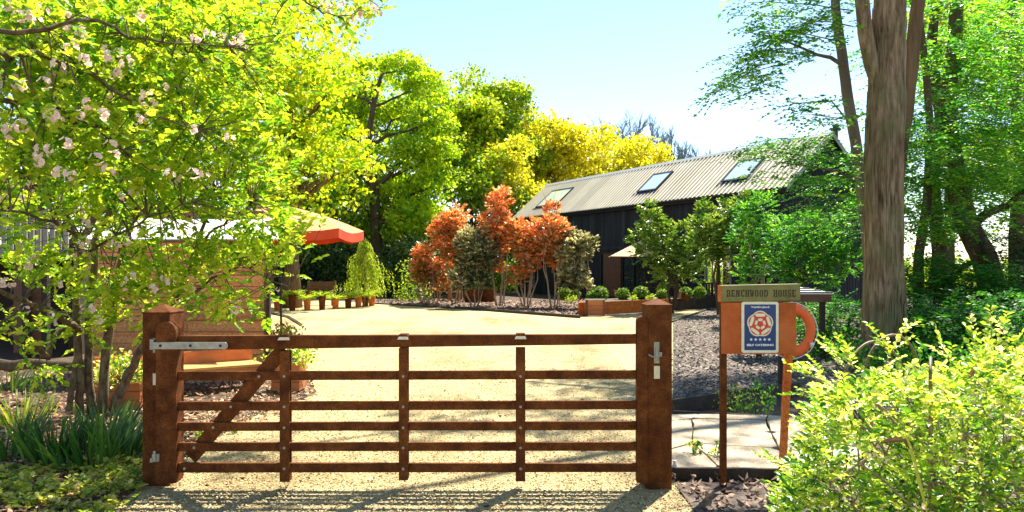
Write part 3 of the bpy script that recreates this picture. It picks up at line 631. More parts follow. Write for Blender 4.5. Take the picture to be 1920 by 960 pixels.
def barn():
    r = empty('barn', B(BL/2, HW, 0), 'long black clad barn with a pale ribbed metal roof and three skylights', 'barn')
    # openings (s0,s1,z0,z1)
    wt = .3
    ops = [(eave_s(1372, wt), eave_s(1322, wt), .25, 2.35), (eave_s(1212, wt), eave_s(1127, wt), .1, 2.4), (eave_s(1078, wt), eave_s(1040, wt), .3, 1.9), (eave_s(1005, wt), eave_s(985, wt), .3, 1.9)]
    bops = [(8.0, 11.2, .3, 2.3)]
    S0, S1 = .2, BL-.2; zt = rz(wt)-.12
    def wall_with(ops_, t0, t1, name):
        mb = MB(); cur = S0
        for (a, b_, z0, z1) in sorted(ops_):
            mb.obox(B(cur, t0, -.05), BU*(a-cur), BV*(t1-t0), (0, 0, zt+.05)); mb.obox(B(a, t0, z1), BU*(b_-a), BV*(t1-t0), (0, 0, zt-z1)); mb.obox(B(a, t0, -.05), BU*(b_-a), BV*(t1-t0), (0, 0, z0+.05)); cur = b_
        mb.obox(B(cur, t0, -.05), BU*(S1-cur), BV*(t1-t0), (0, 0, zt+.05)); return mb.build(name, MAT['black'], r)
    wf = wall_with(ops, wt, wt+.12, 'front_wall'); wb = wall_with(bops, 2*HW-wt-.12, 2*HW-wt, 'back_wall')
    # vertical boards of the long wall, over a backing wall
    bw = .205; s = S0; random.seed(3)
    while s < S1-bw:
        e = s+bw-.012; op = [o for o in ops if o[0]-.02 < (s+e)/2 < o[1]+.02]; dz = random.uniform(.022, .034)
        mb = MB()
        if op: mb.obox(B(s, wt-dz, op[0][3]+.05), BU*(bw-.012), BV*(dz-.001), (0, 0, zt-.04-op[0][3]-.05))
        else: mb.obox(B(s, wt-dz, .02), BU*(bw-.012), BV*(dz-.001), (0, 0, zt-.06))
        mb.build('board', MAT['black'], wf); s += bw
    for i, (a, b_, z0, z1) in enumerate(ops):
        mb = MB(); fw = .08
        for q in ((a, a+fw, z0, z1), (b_-fw, b_, z0, z1)): mb.obox(B(q[0], wt-.05, z0), BU*(q[1]-q[0]), BV*.12, (0, 0, z1-z0))
        mb.obox(B(a+fw, wt-.05, z0), BU*(b_-a-2*fw), BV*.12, (0, 0, fw)); mb.obox(B(a+fw, wt-.05, z1-fw), BU*(b_-a-2*fw), BV*.12, (0, 0, fw))
        nm = max(1, int((b_-a)/.9))
        for k in range(1, nm): mb.obox(B(a+(b_-a)*k/nm-.03, wt-.045, z0+fw), BU*.06, BV*.1, (0, 0, z1-z0-2*fw))
        f = mb.build('window', MAT['greywood'] if i == 0 else MAT['blackp'], r)
        mb = MB(); mb.obox(B(a+.02, wt+.03, z0+.02), BU*(b_-a-.04), BV*.01, (0, 0, z1-z0-.04)); mb.build('pane', MAT['clear'] if i == 0 else MAT['glass'], f)
        if i == 1:
            mb = MB(); n = 22; c0, c1 = eave_s(1166, wt), eave_s(1133, wt)
            for k in range(n):
                s0_ = c0+(c1-c0)*k/n; s1_ = c0+(c1-c0)*(k+1)/n; d0 = wt-.07-.02*(k % 2); d1 = wt-.07-.02*((k+1) % 2)
                mb.poly([B(s0_, d0, .15), B(s0_, d0, 2.3), B(s1_, d1, 2.3), B(s1_, d1, .15)])
            mb.build('blind', MAT['brownwood'], f)
    mb = MB(); (a, b_, z0, z1) = bops[0]
    for q in range(5): mb.obox(B(a+(b_-a)*q/4-.03, 2*HW-wt-.1, z0), BU*.06, BV*.06, (0, 0, z1-z0))
    mb.build('window', MAT['blackp'], r)
    # gable ends with their vertical boards
    for s0, dirn, nm in ((S0, -1, 'gable_wall'), (S1-.12, 1, 'gable_wall')):
        mb = MB(); a = [(wt+.121, -.05), (2*HW-wt-.121, -.05), (2*HW-wt-.121, zt), (HW, rz(HW)-.12), (wt+.121, zt)]
        n = 5; mb.v = [tuple(B(s0, t_, z)) for t_, z in a]+[tuple(B(s0+.12, t_, z)) for t_, z in a]; mb.f = [list(range(n)), list(range(2*n-1, n-1, -1))]+[[k, k+n, (k+1) % n+n, (k+1) % n] for k in range(n)]
        g = mb.build(nm, MAT['black'], r)
        if dirn < 0:
            t_ = wt; bw2 = .17
            while t_ < 2*HW-wt-bw2:
                tm = t_+bw2/2; zz = rz(min(tm, 2*HW-tm))-.2; mb = MB(); dz = random.uniform(.02, .032)
                mb.obox(B(s0-dz, t_, .02), BV*(bw2-.03), BU*(dz-.001), (0, 0, zz)); mb.build('board', MAT['black'], g); t_ += bw2
    mb = MB(); mb.obox(B(S0+.13, wt+.13, 0), BU*(S1-S0-.26), BV*(2*HW-2*wt-.26), (0, 0, .08)); mb.build('floor_slab', MAT['slab'], r)
    # roof sheets, five ribs each, front and back
    nsh = 20; wsh = BL/nsh
    def sheet_mesh(side):
        pr = []
        for k in range(4):
            o = k*wsh/4; q = wsh/4; pr += [(o, 0), (o+q*.46, 0), (o+q*.56, .05), (o+q*.84, .05), (o+q*.94, 0)]
        pr.append((wsh, 0)); return pr
    L = HW
    for i in range(nsh):
        for side in (0, 1):
            mb = MB(); pr = sheet_mesh(side); n = len(pr); lift = .003*(i % 2); t0 = 0 if side == 0 else 2*HW
            ups = Vector((0, 0, HW))-BV*(RZ-EZ)*(1 if side == 0 else -1); ups.normalize()
            for (o, h) in pr:
                for tt in (t0, HW): mb.v.append(tuple(B(i*wsh+o, tt, rz(min(tt, 2*HW-tt)))+ups*(h+lift)))
            for k in range(n-1): mb.f.append([2*k, 2*k+1, 2*k+3, 2*k+2] if side == 1 else [2*k, 2*k+2, 2*k+3, 2*k+1])
            mb.build('roof_sheet', MAT['roof'], r)
    mb = MB()   # dark underlay under the sheets
    th = .05
    for side in (0, 1):
        t0 = 0.03 if side == 0 else 2*HW-.03
        mb.obox(B(.02, t0, rz(.03)-th), BU*(BL-.04), BV*((HW-.03) if side == 0 else -(HW-.03))+Vector((0, 0, rz(HW)-rz(.03))), (0, 0, th-.012))
    mb.build('roof_deck', MAT['black'], r)
    mb = MB(); hw_ = .16
    for sg in (-1, 1):
        a = [B(-.03, HW, RZ+.075), B(BL+.03, HW, RZ+.075), B(BL+.03, HW+sg*hw_, RZ+.07-hw_*.86), B(-.03, HW+sg*hw_, RZ+.07-hw_*.86)]
        mb.poly(a); mb.poly([p-Vector((0, 0, .006)) for p in a][::-1])
        mb.poly([a[3], a[2], a[2]-Vector((0, 0, .025)), a[3]-Vector((0, 0, .025))])
    mb.build('ridge_cap', MAT['ridge'], r)
    mb = MB(); dvv = BV*.04+Vector((0, 0, (RZ-EZ)/HW*.04)); mb.obox(B(.02, HW-.17, rz(HW-.17)+.002), BU*(BL-.04), dvv, (0, 0, .046)); mb.build('closure_strip', MAT['blackp'], r)
    mb = MB()   # verge trims at the near gable
    for sg in (0, 1):
        t0 = 0 if sg == 0 else 2*HW; dv = BV*(HW if sg == 0 else -HW)+Vector((0, 0, RZ-EZ))
        mb.obox(B(-.05, t0, EZ-.13), dv, BU*.03, (0, 0, .2))
    mb.build('verge_board', MAT['ridge'], r)
    mb = MB(); mb.obox(B(0, .03, EZ-.2), BU*BL, BV*.03, (0, 0, .17)); mb.obox(B(0, .061, EZ-.2), BU*BL, BV*(wt-.065), (0, 0, .02)); mb.build('fascia', MAT['black'], r)
    mb = MB()
    pr = [(-.09, .0), (-.085, -.05), (-.05, -.085), (-.01, -.085), (.02, -.05), (.025, 0)]
    for k in range(5):
        a, b_ = pr[k], pr[k+1]; mb.poly([B(0, a[0], EZ-.03+a[1]), B(BL, a[0], EZ-.03+a[1]), B(BL, b_[0], EZ-.03+b_[1]), B(0, b_[0], EZ-.03+b_[1])])
    mb.build('gutter', MAT['blackp'], r)
    # band and canopy line half way up
    mb = MB(); mb.obox(B(S0, wt-.09, 2.52), BU*(S1-S0), BV*.055, (0, 0, .16)); mb.build('rail_band', MAT['black'], r)
    # skylights
    for (pt, pb) in (((1078, 353), (1005, 391)), ((1264, 323), (1195, 363)), ((1437, 297), (1353, 344))):
        (s1, t1) = roof_st(*pt); (s2, t2) = roof_st(*pb)
        t0_, t1_ = min(t1, t2), max(t1, t2); sc_ = (s1+s2)/2; sa, sb = min(s1, s2), max(s1, s2)
        if sb-sa < .7: sa, sb = sc_-.45, sc_+.45
        sl = (RZ-EZ)/HW; ups = (Vector((0, 0, 1))-BV*sl).normalized(); fr = .07
        def Q(s_, t_, h): return B(s_, t_, rz(t_))+ups*h
        mb = MB()
        def slabq(s0_, s1_, t0q, t1q, h0, h1): mb.hexa([Q(s0_, t0q, h0), Q(s1_, t0q, h0), Q(s1_, t1q, h0), Q(s0_, t1q, h0), Q(s0_, t0q, h1), Q(s1_, t0q, h1), Q(s1_, t1q, h1), Q(s0_, t1q, h1)])
        slabq(sa, sa+fr, t0_, t1_, -.02, .11); slabq(sb-fr, sb, t0_, t1_, -.02, .11); slabq(sa+fr, sb-fr, t0_, t0_+fr, -.02, .108); slabq(sa+fr, sb-fr, t1_-fr, t1_, -.02, .108)
        f = mb.build('skylight', MAT['blackp'], r)
        mb = MB(); slabq(sa+fr*.5, sb-fr*.5, t0_+fr*.5, t1_-fr*.5, .05, .09); mb.build('pane', MAT['skyglass'], f)
        mb = MB(); slabq(sa-.22, sb+.22, t0_-.14, t0_-.002, .036, .05); mb.build('shade_flashing', MAT['blackp'], f)  # flashing coloured black to stand in for the shade below the skylight
    # flue
    q = P(1567, 262, 29.9); mb = MB(); mb.tube([(q.x, q.y, q.z-1.2), (q.x, q.y, q.z+.35)], .09, 12); mb.lathe((q.x, q.y, q.z+.35), [(.13, 0), (.2, .02), (.2, .09), (.1, .16), (.14, .2), (.14, .24), (.02, .28)], 14)
    mb.build('flue', MAT['blackp'], r)
    print('barn openings', ops)
barn()
# ================================================================= WOODEN HUT, BENCH, PLANTERS, DECK (left)
def hut():
    Y0 = 11.0; xa, xb = xat(168, Y0), xat(500, Y0)
    r = empty('wooden_hut', ((xa+xb)/2, Y0, 0), 'small hut of warm brown horizontal boards under a white roof sheet, behind the apple tree', 'hut')
    q = (Y0+1.6)/Y0; mb = MB(); mb.hexa([(xa, Y0+.03, 0), (xb, Y0+.03, 0), (xb*q, Y0+1.6, 0), (xa, Y0+1.6, 0), (xa, Y0+.03, 2.02), (xb, Y0+.03, 2.02), (xb*q, Y0+1.6, 2.02), (xa, Y0+1.6, 2.02)]); mb.build('wall', MAT['hutwood'], r)
    z = .02; k = 0
    while z < 2.0:
        h = .168 if z < 1.8 else 2.015-z; xs = [xa, xa+(xb-xa)*(.37 if k % 2 else .55), xb]
        for i in range(2):
            mb = MB(); mb.box(xs[i]+.002, xs[i+1]-.002, Y0+random.uniform(.004, .010), Y0+.029, z, z+h-.013); mb.build('board', MAT['hutwood'], r, .003)
        z += .168; k += 1
    mb = MB(); mb.box(xb+.001, xb+.05, Y0-.02, Y0+.05, 0, 2.03); mb.build('corner_post', MAT['darkwood'], r)
    mb = MB(); mb.box(xb-.035, xb-.002, Y0-.012, Y0+.003, 0, 2.02); mb.build('corner_trim', MAT['brownwood'], r)
    mb = MB(); mb.hexa([(xa-.1, Y0-.1, 2.04), (xb+.3, Y0-.1, 2.04), (xb*q+.1, Y0+1.75, 2.46), (xa-.1, Y0+1.75, 2.46), (xa-.1, Y0-.1, 2.06), (xb+.3, Y0-.1, 2.06), (xb*q+.1, Y0+1.75, 2.48), (xa-.1, Y0+1.75, 2.48)])
    mb.build('roof', MAT['white'], r)
    mb = MB(); mb.box(xa+.4, xb*q-.1, Y0+1.7, Y0+1.78, 2.481, 2.60); mb.build('ridge_board', MAT['brownwood'], r)
hut()
def bench():
    a = P(494, 0, 10.05); b_ = P(180, 0, 8.95); A = Vector((a.x, 10.05, 0)); Bq = Vector((b_.x, 8.95, 0)); u = (Bq-A).normalized(); v = Vector((u.y, -u.x, 0)); L = (Bq-A).length
    if v.y < 0: v = -v
    r = empty('garden_bench', (A+Bq)/2, 'long low bench of orange oiled planks in front of the brown hut', 'bench')
    for k in range(3):
        mb = MB(); mb.obox(A+v*.16*k+Vector((0, 0, .31)), u*L, v*.15, (0, 0, .035)); mb.build('plank', MAT['benchwood'], r, .004)
    mb = MB(); mb.obox(A-v*.005+u*.02+Vector((0, 0, .24)), u*(L-.04), v*.03, (0, 0, .068)); mb.build('front_beam', MAT['crate'], r, .003)
    mb = MB(); mb.obox(A+v*.485+u*.02+Vector((0, 0, .30)), u*(L-.04), v*.03, (0, 0, .21)); mb.build('backrest', MAT['crate'], r, .003)
    for f in (.04, .5, .93):
        for w_ in (.03, .40):
            mb = MB(); mb.obox(A+u*(L*f)+v*w_, u*.07, v*.07, (0, 0, .309)); mb.build('leg', MAT['darkwood'], r)
bench()
def planter(px0, px1, Y, h, dep, label, lc, seedn, spread=1.0):
    xa, xb = xat(px0, Y), xat(px1, Y); r = empty('wooden_planter', ((xa+xb)/2, Y+dep/2, 0), label, 'planter', 'wooden box planters by the bench')
    n = 3; hh = h/n
    for k in range(n):
        for q in ((xa, xb, Y, Y+.025), (xa, xb, Y+dep-.025, Y+dep), (xa, xa+.025, Y+.026, Y+dep-.026), (xb-.025, xb, Y+.026, Y+dep-.026)):
            mb = MB(); mb.box(*q, .02+k*hh, .02+(k+1)*hh-.006); mb.build('board', MAT['crate'], r, .003)
    mb = MB(); mb.box(xa+.026, xb-.026, Y+.026, Y+dep-.026, .02, h-.03); mb.build('soil', MAT['mulch'], r)
    o = empty('leafy_plant', ((xa+xb)/2, Y+dep/2, h-.03), 'pale green bushy plant growing in the '+lc, 'plant', 'plants in the wooden planters')
    cx_, cy_ = (xa+xb)/2, Y+dep/2; st = MB()
    for _ in range(16): st.tube(curve_path((cx_, cy_, h-.04), (cx_+random.uniform(-.2, .2)*spread, cy_+random.uniform(-.12, .12), h+random.uniform(.1, .24)), 3), .005, 4)
    st.build('stems', BARK['apple'], o)
    cen = np.array([cx_, cy_, h+.12])[None]+rdir(70)*np.array([.26*spread, .16, .14]); pos, ax, nr, ti = clump_leaves(cen, .12, 9, .8, .6+.2*rs.randn(70))
    pos[:, 2] = np.maximum(pos[:, 2], h-.02); s = .055*(.6+.6*rs.rand(len(pos)))
    leaves_mesh('foliage', pos, ax, nr, s, s*.7, ti, LEAF['vari'], o, rich=True)
planter(508, 561, 9.75, .36, .34, 'orange wooden box planter at the right end of the bench, behind the gate brace', 'planter at the right end of the bench', 1)
planter(176, 262, 8.55, .30, .34, 'orange wooden box planter at the left end of the bench among the apple stems', 'planter at the left end of the bench', 2, 1.3)
def flatstones():
    a = P(352, 0, 10.6); b_ = P(478, 0, 10.7); n = 7
    for k in range(n):
        f = k/n; x = a.x+(b_.x-a.x)*f; mb = MB(); mb.box(x, x+(b_.x-a.x)/n-.02, 10.55, 10.8, 0, random.uniform(.05, .08)); o = mb.build('edging_stone', MAT['slab'], bevel=.012); tag(o, ('leftmost', 'second from the left', 'third from the left', 'middle', 'fifth from the left', 'sixth from the left', 'rightmost')[k]+' pale stone of the sunlit row seen under the bench', 'stone', 'pale stones behind the bench')
flatstones()
# tan parasol over the hut corner
def parasol(c, R, zr, za, n, canopy, valance, pole, label, vh=.0, rot=0, base=True, sc_=1.0):
    r = empty('parasol', (c[0], c[1], 0), label, 'parasol'); top = Vector((c[0], c[1], za)); rim = []
    for k in range(n): a = 2*math.pi*k/n+rot; rim.append(Vector((c[0]+R*math.cos(a), c[1]+R*math.sin(a), zr)))
    mb = MB()
    for k in range(n):
        a, b_ = rim[k], rim[(k+1) % n]; prev = None
        rows = []
        for j in range(6):
            f = .04+.96*j/5; row = []
            for i in range(5):
                g = i/4; p = top*(1-f)+(a*(1-g)+b_*g)*f; s_ = math.sin(math.pi*g)*sc_; p = p-Vector((0, 0, .07*s_*f*R/1.6)); p = p+Vector((0, 0, .06*sc_*math.sin(math.pi*f)))
                row.append(p)
            rows.append(row)
        for j in range(5):
            for i in range(4): mb.poly([rows[j][i], rows[j+1][i], rows[j+1][i+1], rows[j][i+1]])
        if vh:
            pass
    ca = mb.build('canopy', canopy, r, smooth=False)
    if vh:
        mb = MB()
        for k in range(n):
            a, b_ = rim[k], rim[(k+1) % n]
            for i in range(4):
                g0, g1 = i/4, (i+1)/4
                def q(g, dn): p = a*(1-g)+b_*g; return p-Vector((0, 0, .07*math.sin(math.pi*g)*R/1.6+dn+(.03*math.sin(g*12.6) if dn else 0)))
                mb.poly([q(g0, 0), q(g0, vh), q(g1, vh), q(g1, 0)])
        mb.build('valance', valance, ca)
    for k in range(n):
        mb = MB(); mb.tube([top-Vector((0, 0, .10)), rim[k]-Vector((0, 0, .015))], .010, 4); mb.build('rib', MAT['blackp'], r)
        mb = MB(); mb.tube([(c[0], c[1], zr-.15), top*.5+rim[k]*.5-Vector((0, 0, .06))], .008, 4); mb.build('strut', MAT['blackp'], r)
    mb = MB(); mb.tube([(c[0], c[1], 0), (c[0], c[1], za-.03)], .024, 10); mb.build('pole', pole, r)
    mb = MB(); mb.lathe((c[0], c[1], za-.06), [(.06, 0), (.05, .05), (.02, .11), (.005, .14)], 10); mb.build('finial', canopy, r)
    mb = MB(); mb.lathe((c[0], c[1], 0), [(.28, 0.005), (.28, .05), (.06, .09), (.04, .25)], 18)
    if base: mb.build('base', MAT['blackp'], r)
    return r
parasol((xat(527, 15.8), 15.8), 1.72, zat(432, 15.8), zat(384, 15.8), 8, MAT['tan'], MAT['redcloth'], MAT['blackp'], 'large tan parasol with a bright red valance beside the brown hut', .19, math.radians(12), False)
parasol((xat(1204, 34.5), 34.5), 2.15, zat(481, 34.5), zat(450, 34.5), 4, MAT['paletan'], None, MAT['blackp'], 'small far off tan parasol standing in front of the black barn', 0, math.radians(40), True, .15)
# small plant at the foot of the parasol pole
def small_plant(x, y, z0, R, n, ls, lm, label, name='small_plant', cat_='plant', flat=.7, group=None):
    o = empty(name, (x, y, z0), label, cat_, group); st = MB()
    for _ in range(9): st.tube(curve_path((x, y, z0-.02), (x+random.uniform(-R, R)*.8, y+random.uniform(-R, R)*.8, z0+R*random.uniform(.5, 1.3)), 3), min(.006, R*.02), 4)
    st.build('stems', BARK['apple'], o)
    nc = max(4, n//9); cen = np.array([x, y, z0+R*.75])[None]+rdir(nc)*np.array([R, R, R*flat])*(.5+.5*rs.rand(nc))[:, None]
    pos, ax, nr, ti = clump_leaves(cen, R*.4, 9, .8, .5+.2*rs.randn(nc)); pos[:, 2] = np.maximum(pos[:, 2], z0)
    s = ls*(.6+.7*rs.rand(len(pos))); leaves_mesh('foliage', pos, ax, nr, s, s*.5, ti, lm, o); return o
small_plant(xat(535, 15), 15.0, 0, .33, 420, .09, LEAF['cover'], 'low green plant at the foot of the tan parasol pole')
mb = MB(); mb.tube([P(508, 587, 26)*1, P(540, 596, 24), P(566, 611, 20.5)], [.05, .045, .03], 6); o = mb.build('branch', BARK['oak']); 
for v in o.data.vertices: v.co.z = .04 + .03*math.sin(v.index)
tag(o, 'thin fallen branch lying on the gravel right of the hut corner', 'branch')
# raised timber deck and its dark underside at the far left
def deck():
    Y = 13.5; xa, xb = -13.5, xat(128, Y); z0 = zat(470, Y)
    r = empty('raised_deck', (xa, Y, 0), 'raised grey timber deck with a slatted railing at the left edge', 'deck')
    mb = MB(); mb.box(xa, xb, Y, Y+3.5, z0-.12, z0-.002); mb.build('platform', MAT['brownwood'], r)
    mb = MB(); mb.box(xa, xb, Y-.06, Y-.001, z0-.13, z0+.02); mb.build('edge_beam', MAT['greywood'], r)
    x = xb-.09
    while x > -10.5:
        mb = MB(); mb.box(x, x+.085, Y+.0, Y+.03, z0+.02, zat(402, Y)+random.uniform(-.01, .01)); mb.build('slat', MAT['greywood'], r, .002); x -= .125
    mb = MB(); mb.box(-10.6, xb, Y-.03, Y+.06, zat(402, Y)+.012, zat(402, Y)+.07); mb.build('handrail', MAT['greywood'], r)
    for px in (48, 84, -90): mb = MB(); x = xat(px, Y-.3); mb.box(x, x+.10, Y-.4, Y-.3, -.05, z0-.13); mb.build('post', MAT['darkwood'], r)
    mb = MB(); mb.box(xat(42, Y), xat(92, Y), Y-.24, Y-.2, .12, z0-.13); mb.build('panel', MAT['brownwood'], r)
    mb = MB(); mb.box(xa, xb, Y+3.3, Y+3.5, 0, z0-.13); mb.build('back_wall', MAT['darkwood'], r)
    mb = MB(); mb.box(xb-.12, xb-.02, Y+.2, Y+3.2, 0, z0-.13); mb.build('side_wall', MAT['darkwood'], r)
deck()
def log(a, b_, r0, r1, label, m_='oak', wig=.03):
    a = Vector(a); b_ = Vector(b_); pts = [a*(1-f)+b_*f+Vector((0, random.uniform(-wig, wig), random.uniform(-wig, wig))) for f in [k/8 for k in range(9)]]
    mb = MB(); mb.tube(pts, [r0+(r1-r0)*k/8 for k in range(9)], 9, rough=.15); o = mb.build('log', BARK[m_], smooth=True); return tag(o, label, 'log')
log(P(-60, 684, 9.2), P(166, 682, 9.0), .075, .06, 'long dark log lying level behind the apple stems')
# ================================================================= YARD FURNITURE AND PLANTERS (middle and far)
def pot_row():
    cols = [(520, 582.5, 22), (548, 582.5, 30), (576, 582, 21), (604, 581, 27), (629, 579, 18), (653, 577.5, 20), (672, 576, 21), (685, 575, 20), (697, 573.5, 24)]
    desc = ['leftmost, beside the hut corner', 'second from the left, taller', 'third from the left, wide spreading plant', 'fourth from the left, tall under the bench end', 'short and low, fifth from the left',
            'reddish and sunlit, sixth from the left', 'seventh from the left under the weeping conifer', 'second from the right end of the row', 'last on the right, tallest of the row']
    for i, (px, py, hp) in enumerate(cols):
        g = G(px, py); h = hp/F*g.y; rr_ = 6.6/F*g.y
        r = empty('plant_pot', g, 'rusty round pot in the far row, '+desc[i], 'pot', 'row of pots along the left edge of the yard')
        mb = MB(); mb.lathe(g, [(rr_*.8, 0), (rr_, h*.9), (rr_*1.08, h*.9), (rr_*1.08, h), (rr_*.9, h), (rr_*.88, h*.93)], 16); mb.build('pot', MAT['corten'] if i % 2 else MAT['rustbright'], r, smooth=False)
        o = empty('dwarf_conifer', g+Vector((0, 0, h*.92)), 'dwarf conifer in the pot '+desc[i], 'plant', 'low conifers in the row of pots')
        n = 60; a = rs.rand(n)*6.28; D = np.stack([np.cos(a), np.sin(a), .15+.55*rs.rand(n)], 1); Pn = np.tile(np.array([g.x, g.y, h*.95]), (n, 1))
        pos, ax, nr, s, wd, ti = sprigs(Pn, D, .30+.22*rs.rand(n), 12, .10, tint=.5+.25*rs.randn(n), ratio=.3)
        leaves_mesh('foliage', pos, ax, nr, s, wd, ti, LEAF['conifer'] if i % 3 else LEAF['green'], o)
        st = MB()
        for k in range(0, n, 5): q = Vector(Pn[k]); st.tube([q, q+Vector(unit(D[k:k+1])[0])*.35], [.008, .003], 4)
        st.build('stems', BARK['oak'], o)
pot_row()
def far_bench():
    Y = 31.5; xa, xb = xat(570, Y), xat(624, Y); r = empty('wooden_bench', ((xa+xb)/2, Y, 0), 'dark weathered bench with a slatted back behind the row of pots', 'bench')
    for k in range(4):
        mb = MB(); z = .58+k*.11; mb.box(xa, xb, Y+.5, Y+.53, z, z+.095); mb.build('slat', MAT['brownwood'], r)
    for k in range(4): mb = MB(); mb.box(xa, xb, Y+.1*k, Y+.1*k+.085, .42, .45); mb.build('slat', MAT['brownwood'], r)
    for x in (xa, xb-.07):
        mb = MB(); mb.box(x, x+.07, Y, Y+.07, 0, .62); mb.build('leg', MAT['brownwood'], r); mb = MB(); mb.box(x, x+.07, Y+.54, Y+.6, 0, 1.05); mb.build('leg', MAT['brownwood'], r)
        mb = MB(); mb.box(x, x+.07, Y+.0, Y+.53, .622, .66); mb.build('armrest', MAT['brownwood'], r)
far_bench()
# rusty raised bed along the barn terrace
def raised_bed():
    pts = [G(1085, 592), G(1190, 586), G(1262, 582), G(1352, 577)]; r = empty('raised_bed', pts[0], 'long low raised bed of rusty orange steel panels in front of the barn', 'planter')
    for i in range(3):
        a, b_ = pts[i], pts[i+1]; L = (b_-a).length; n = max(1, int(L/1.3)); d = (b_-a)/n; nn = Vector((-d.y, d.x, 0)).normalized()
        for k in range(n):
            mb = MB(); mb.obox(a+d*k+d.normalized()*.006, d-d.normalized()*.012, nn*.03, (0, 0, .44)); mb.build('panel', MAT['rustbright'] if i < 2 else MAT['edging'], r, .004)
    a = pts[0]; mb = MB(); back = [p+Vector((.4, 3.2, 0)) for p in pts]; mb.poly([(p.x, p.y+.03, .40) for p in pts]+[(p.x, p.y, .40) for p in back[::-1]]); mb.build('soil', MAT['mulch'], r)
    mb = MB(); mb.obox(a+Vector((0, .03, 0)), (.03, 0, 0), (.4, 3.0, 0), (0, 0, .44)); mb.build('panel', MAT['rustbright'], r)
raised_bed()
def crate_step():
    g = G(1097, 591.5); w_ = 35/F*g.y; r = empty('wooden_crate', g, 'weathered orange brown wooden crate against the rusty bed', 'crate')
    y0 = g.y-.3
    for k in range(3): mb = MB(); mb.box(g.x, g.x+w_, y0, y0+.025, .02+k*.17, .18+k*.17); mb.build('slat', MAT['crate'], r, .004)
    for x in (g.x, g.x+w_-.06): mb = MB(); mb.box(x, x+.06, y0-.022, y0-.002, 0, .53); mb.build('upright', MAT['brownwood'], r)
    for x in (g.x+.001, g.x+w_-.026): mb = MB(); mb.box(x, x+.025, y0+.027, y0+.29, .02, .52); mb.build('side_board', MAT['crate'], r)
    mb = MB(); mb.box(g.x-.02, g.x+w_+.02, y0-.03, y0+.3, .531, .56); mb.build('top_board', MAT['greywood'], r)
crate_step()
def box_balls():
    L = [(1058, 551, 12, 'between the rightmost red shrub and its neighbour'), (1078, 552, 9, 'half hidden behind the pale leaved shrub'), (1125, 551, 14, 'dark and wide, left of the parasol'), (1108, 556, 8, 'small and dark beside the wide ball'), (1168, 552, 11.5, 'right under the parasol'), (1202, 550, 13.5, 'largest and brightest, right of the parasol pole'), (1242, 553, 9.5, 'behind the right gatepost cap'), (1286, 550, 11, 'in a rusty pot beside the broad green tree'), (1312, 548, 10, 'dark, close to the barn window')]
    for px, py, rp, d in L:
        Y = 28.2 if px > 1090 else 30.5; c = P(px, py, Y); R = rp/F*Y; zb = min(c.z-R*.8, .42)
        o = empty('box_ball', (c.x, c.y, zb), 'clipped round box shrub, '+d, 'shrub', 'clipped box balls in front of the barn')
        n = 700; d_ = rdir(n); pos = np.array(c)[None]+d_*(R*(.86+.16*rs.rand(n)))[:, None]*np.array([1, 1, .95]); ax = rdir(n)+d_*.6; s = .075*(.6+.7*rs.rand(n))
        leaves_mesh('foliage', pos, ax, d_+.3*rdir(n), s, s*.7, .45+.25*rs.randn(n), LEAF['box'], o)
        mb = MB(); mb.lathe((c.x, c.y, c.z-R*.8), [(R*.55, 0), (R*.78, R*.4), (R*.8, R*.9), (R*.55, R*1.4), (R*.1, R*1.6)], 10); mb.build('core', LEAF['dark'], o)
        mb = MB(); mb.tube([(c.x, c.y, zb-.02), (c.x, c.y, c.z-R*.5)], .03, 6); mb.build('stem', BARK['oak'], o)
box_balls()
def tpot(px, py, hp, wp, Y, label, m_='ball', name='flower_pot'):
    c = P(px, py, Y); h = hp/F*Y; w_ = wp/F*Y/2; mb = MB(); mb.lathe((c.x, c.y, c.z), [(w_*.7, 0), (w_, h*.8), (w_*1.1, h*.8), (w_*1.1, h), (w_*.85, h), (w_*.8, h*.8)], 12); o = mb.build(name, MAT[m_]); return tag(o, label, 'pot')
tpot(1155, 556, 12, 8, 28.6, 'small orange pot left of the brightest box ball'); tpot(1274, 558, 12, 9, 28.0, 'small orange pot behind the right gatepost')
tpot(1286, 563, 9, 15, 28.0, 'wide rusty pot under the clipped ball beside the green tree', 'corten')
small_plant(xat(1187, 27.6), 27.6, .4, .16, 150, .09, LEAF['conifer'], 'small yellow green plant between two box balls, left one', group='little lime coloured plants on the raised bed')
small_plant(xat(1220, 27.6), 27.6, .4, .14, 150, .09, LEAF['conifer'], 'small yellow green plant behind the left corner of the gatepost cap', group='little lime coloured plants on the raised bed')
small_plant(xat(1071, 30), 30, .2, .22, 150, .09, LEAF['conifer'], 'small yellow green plant at the right foot of the red shrubs', group='little lime coloured plants on the raised bed')
def dining(px, Y, label, n=2):
    x = xat(px, Y); r = empty('garden_table', (x, Y, 0), label, 'table', 'terrace tables and chairs')
    for k in range(5): mb = MB(); mb.box(x-.6, x+.6, Y-.4+k*.16, Y-.4+k*.16+.15, .71, .74); mb.build('slat', MAT['brownwood'], r)
    for sx_ in (-.55, .48):
        for sy_ in (-.38, .31): mb = MB(); mb.box(x+sx_, x+sx_+.07, Y+sy_, Y+sy_+.07, 0, .709); mb.build('leg', MAT['brownwood'], r)
dining(838, 37, 'brown terrace table left of the rusty tubs under the red shrubs'); dining(1240, 33, 'dark terrace table in front of the barn beside the parasol')
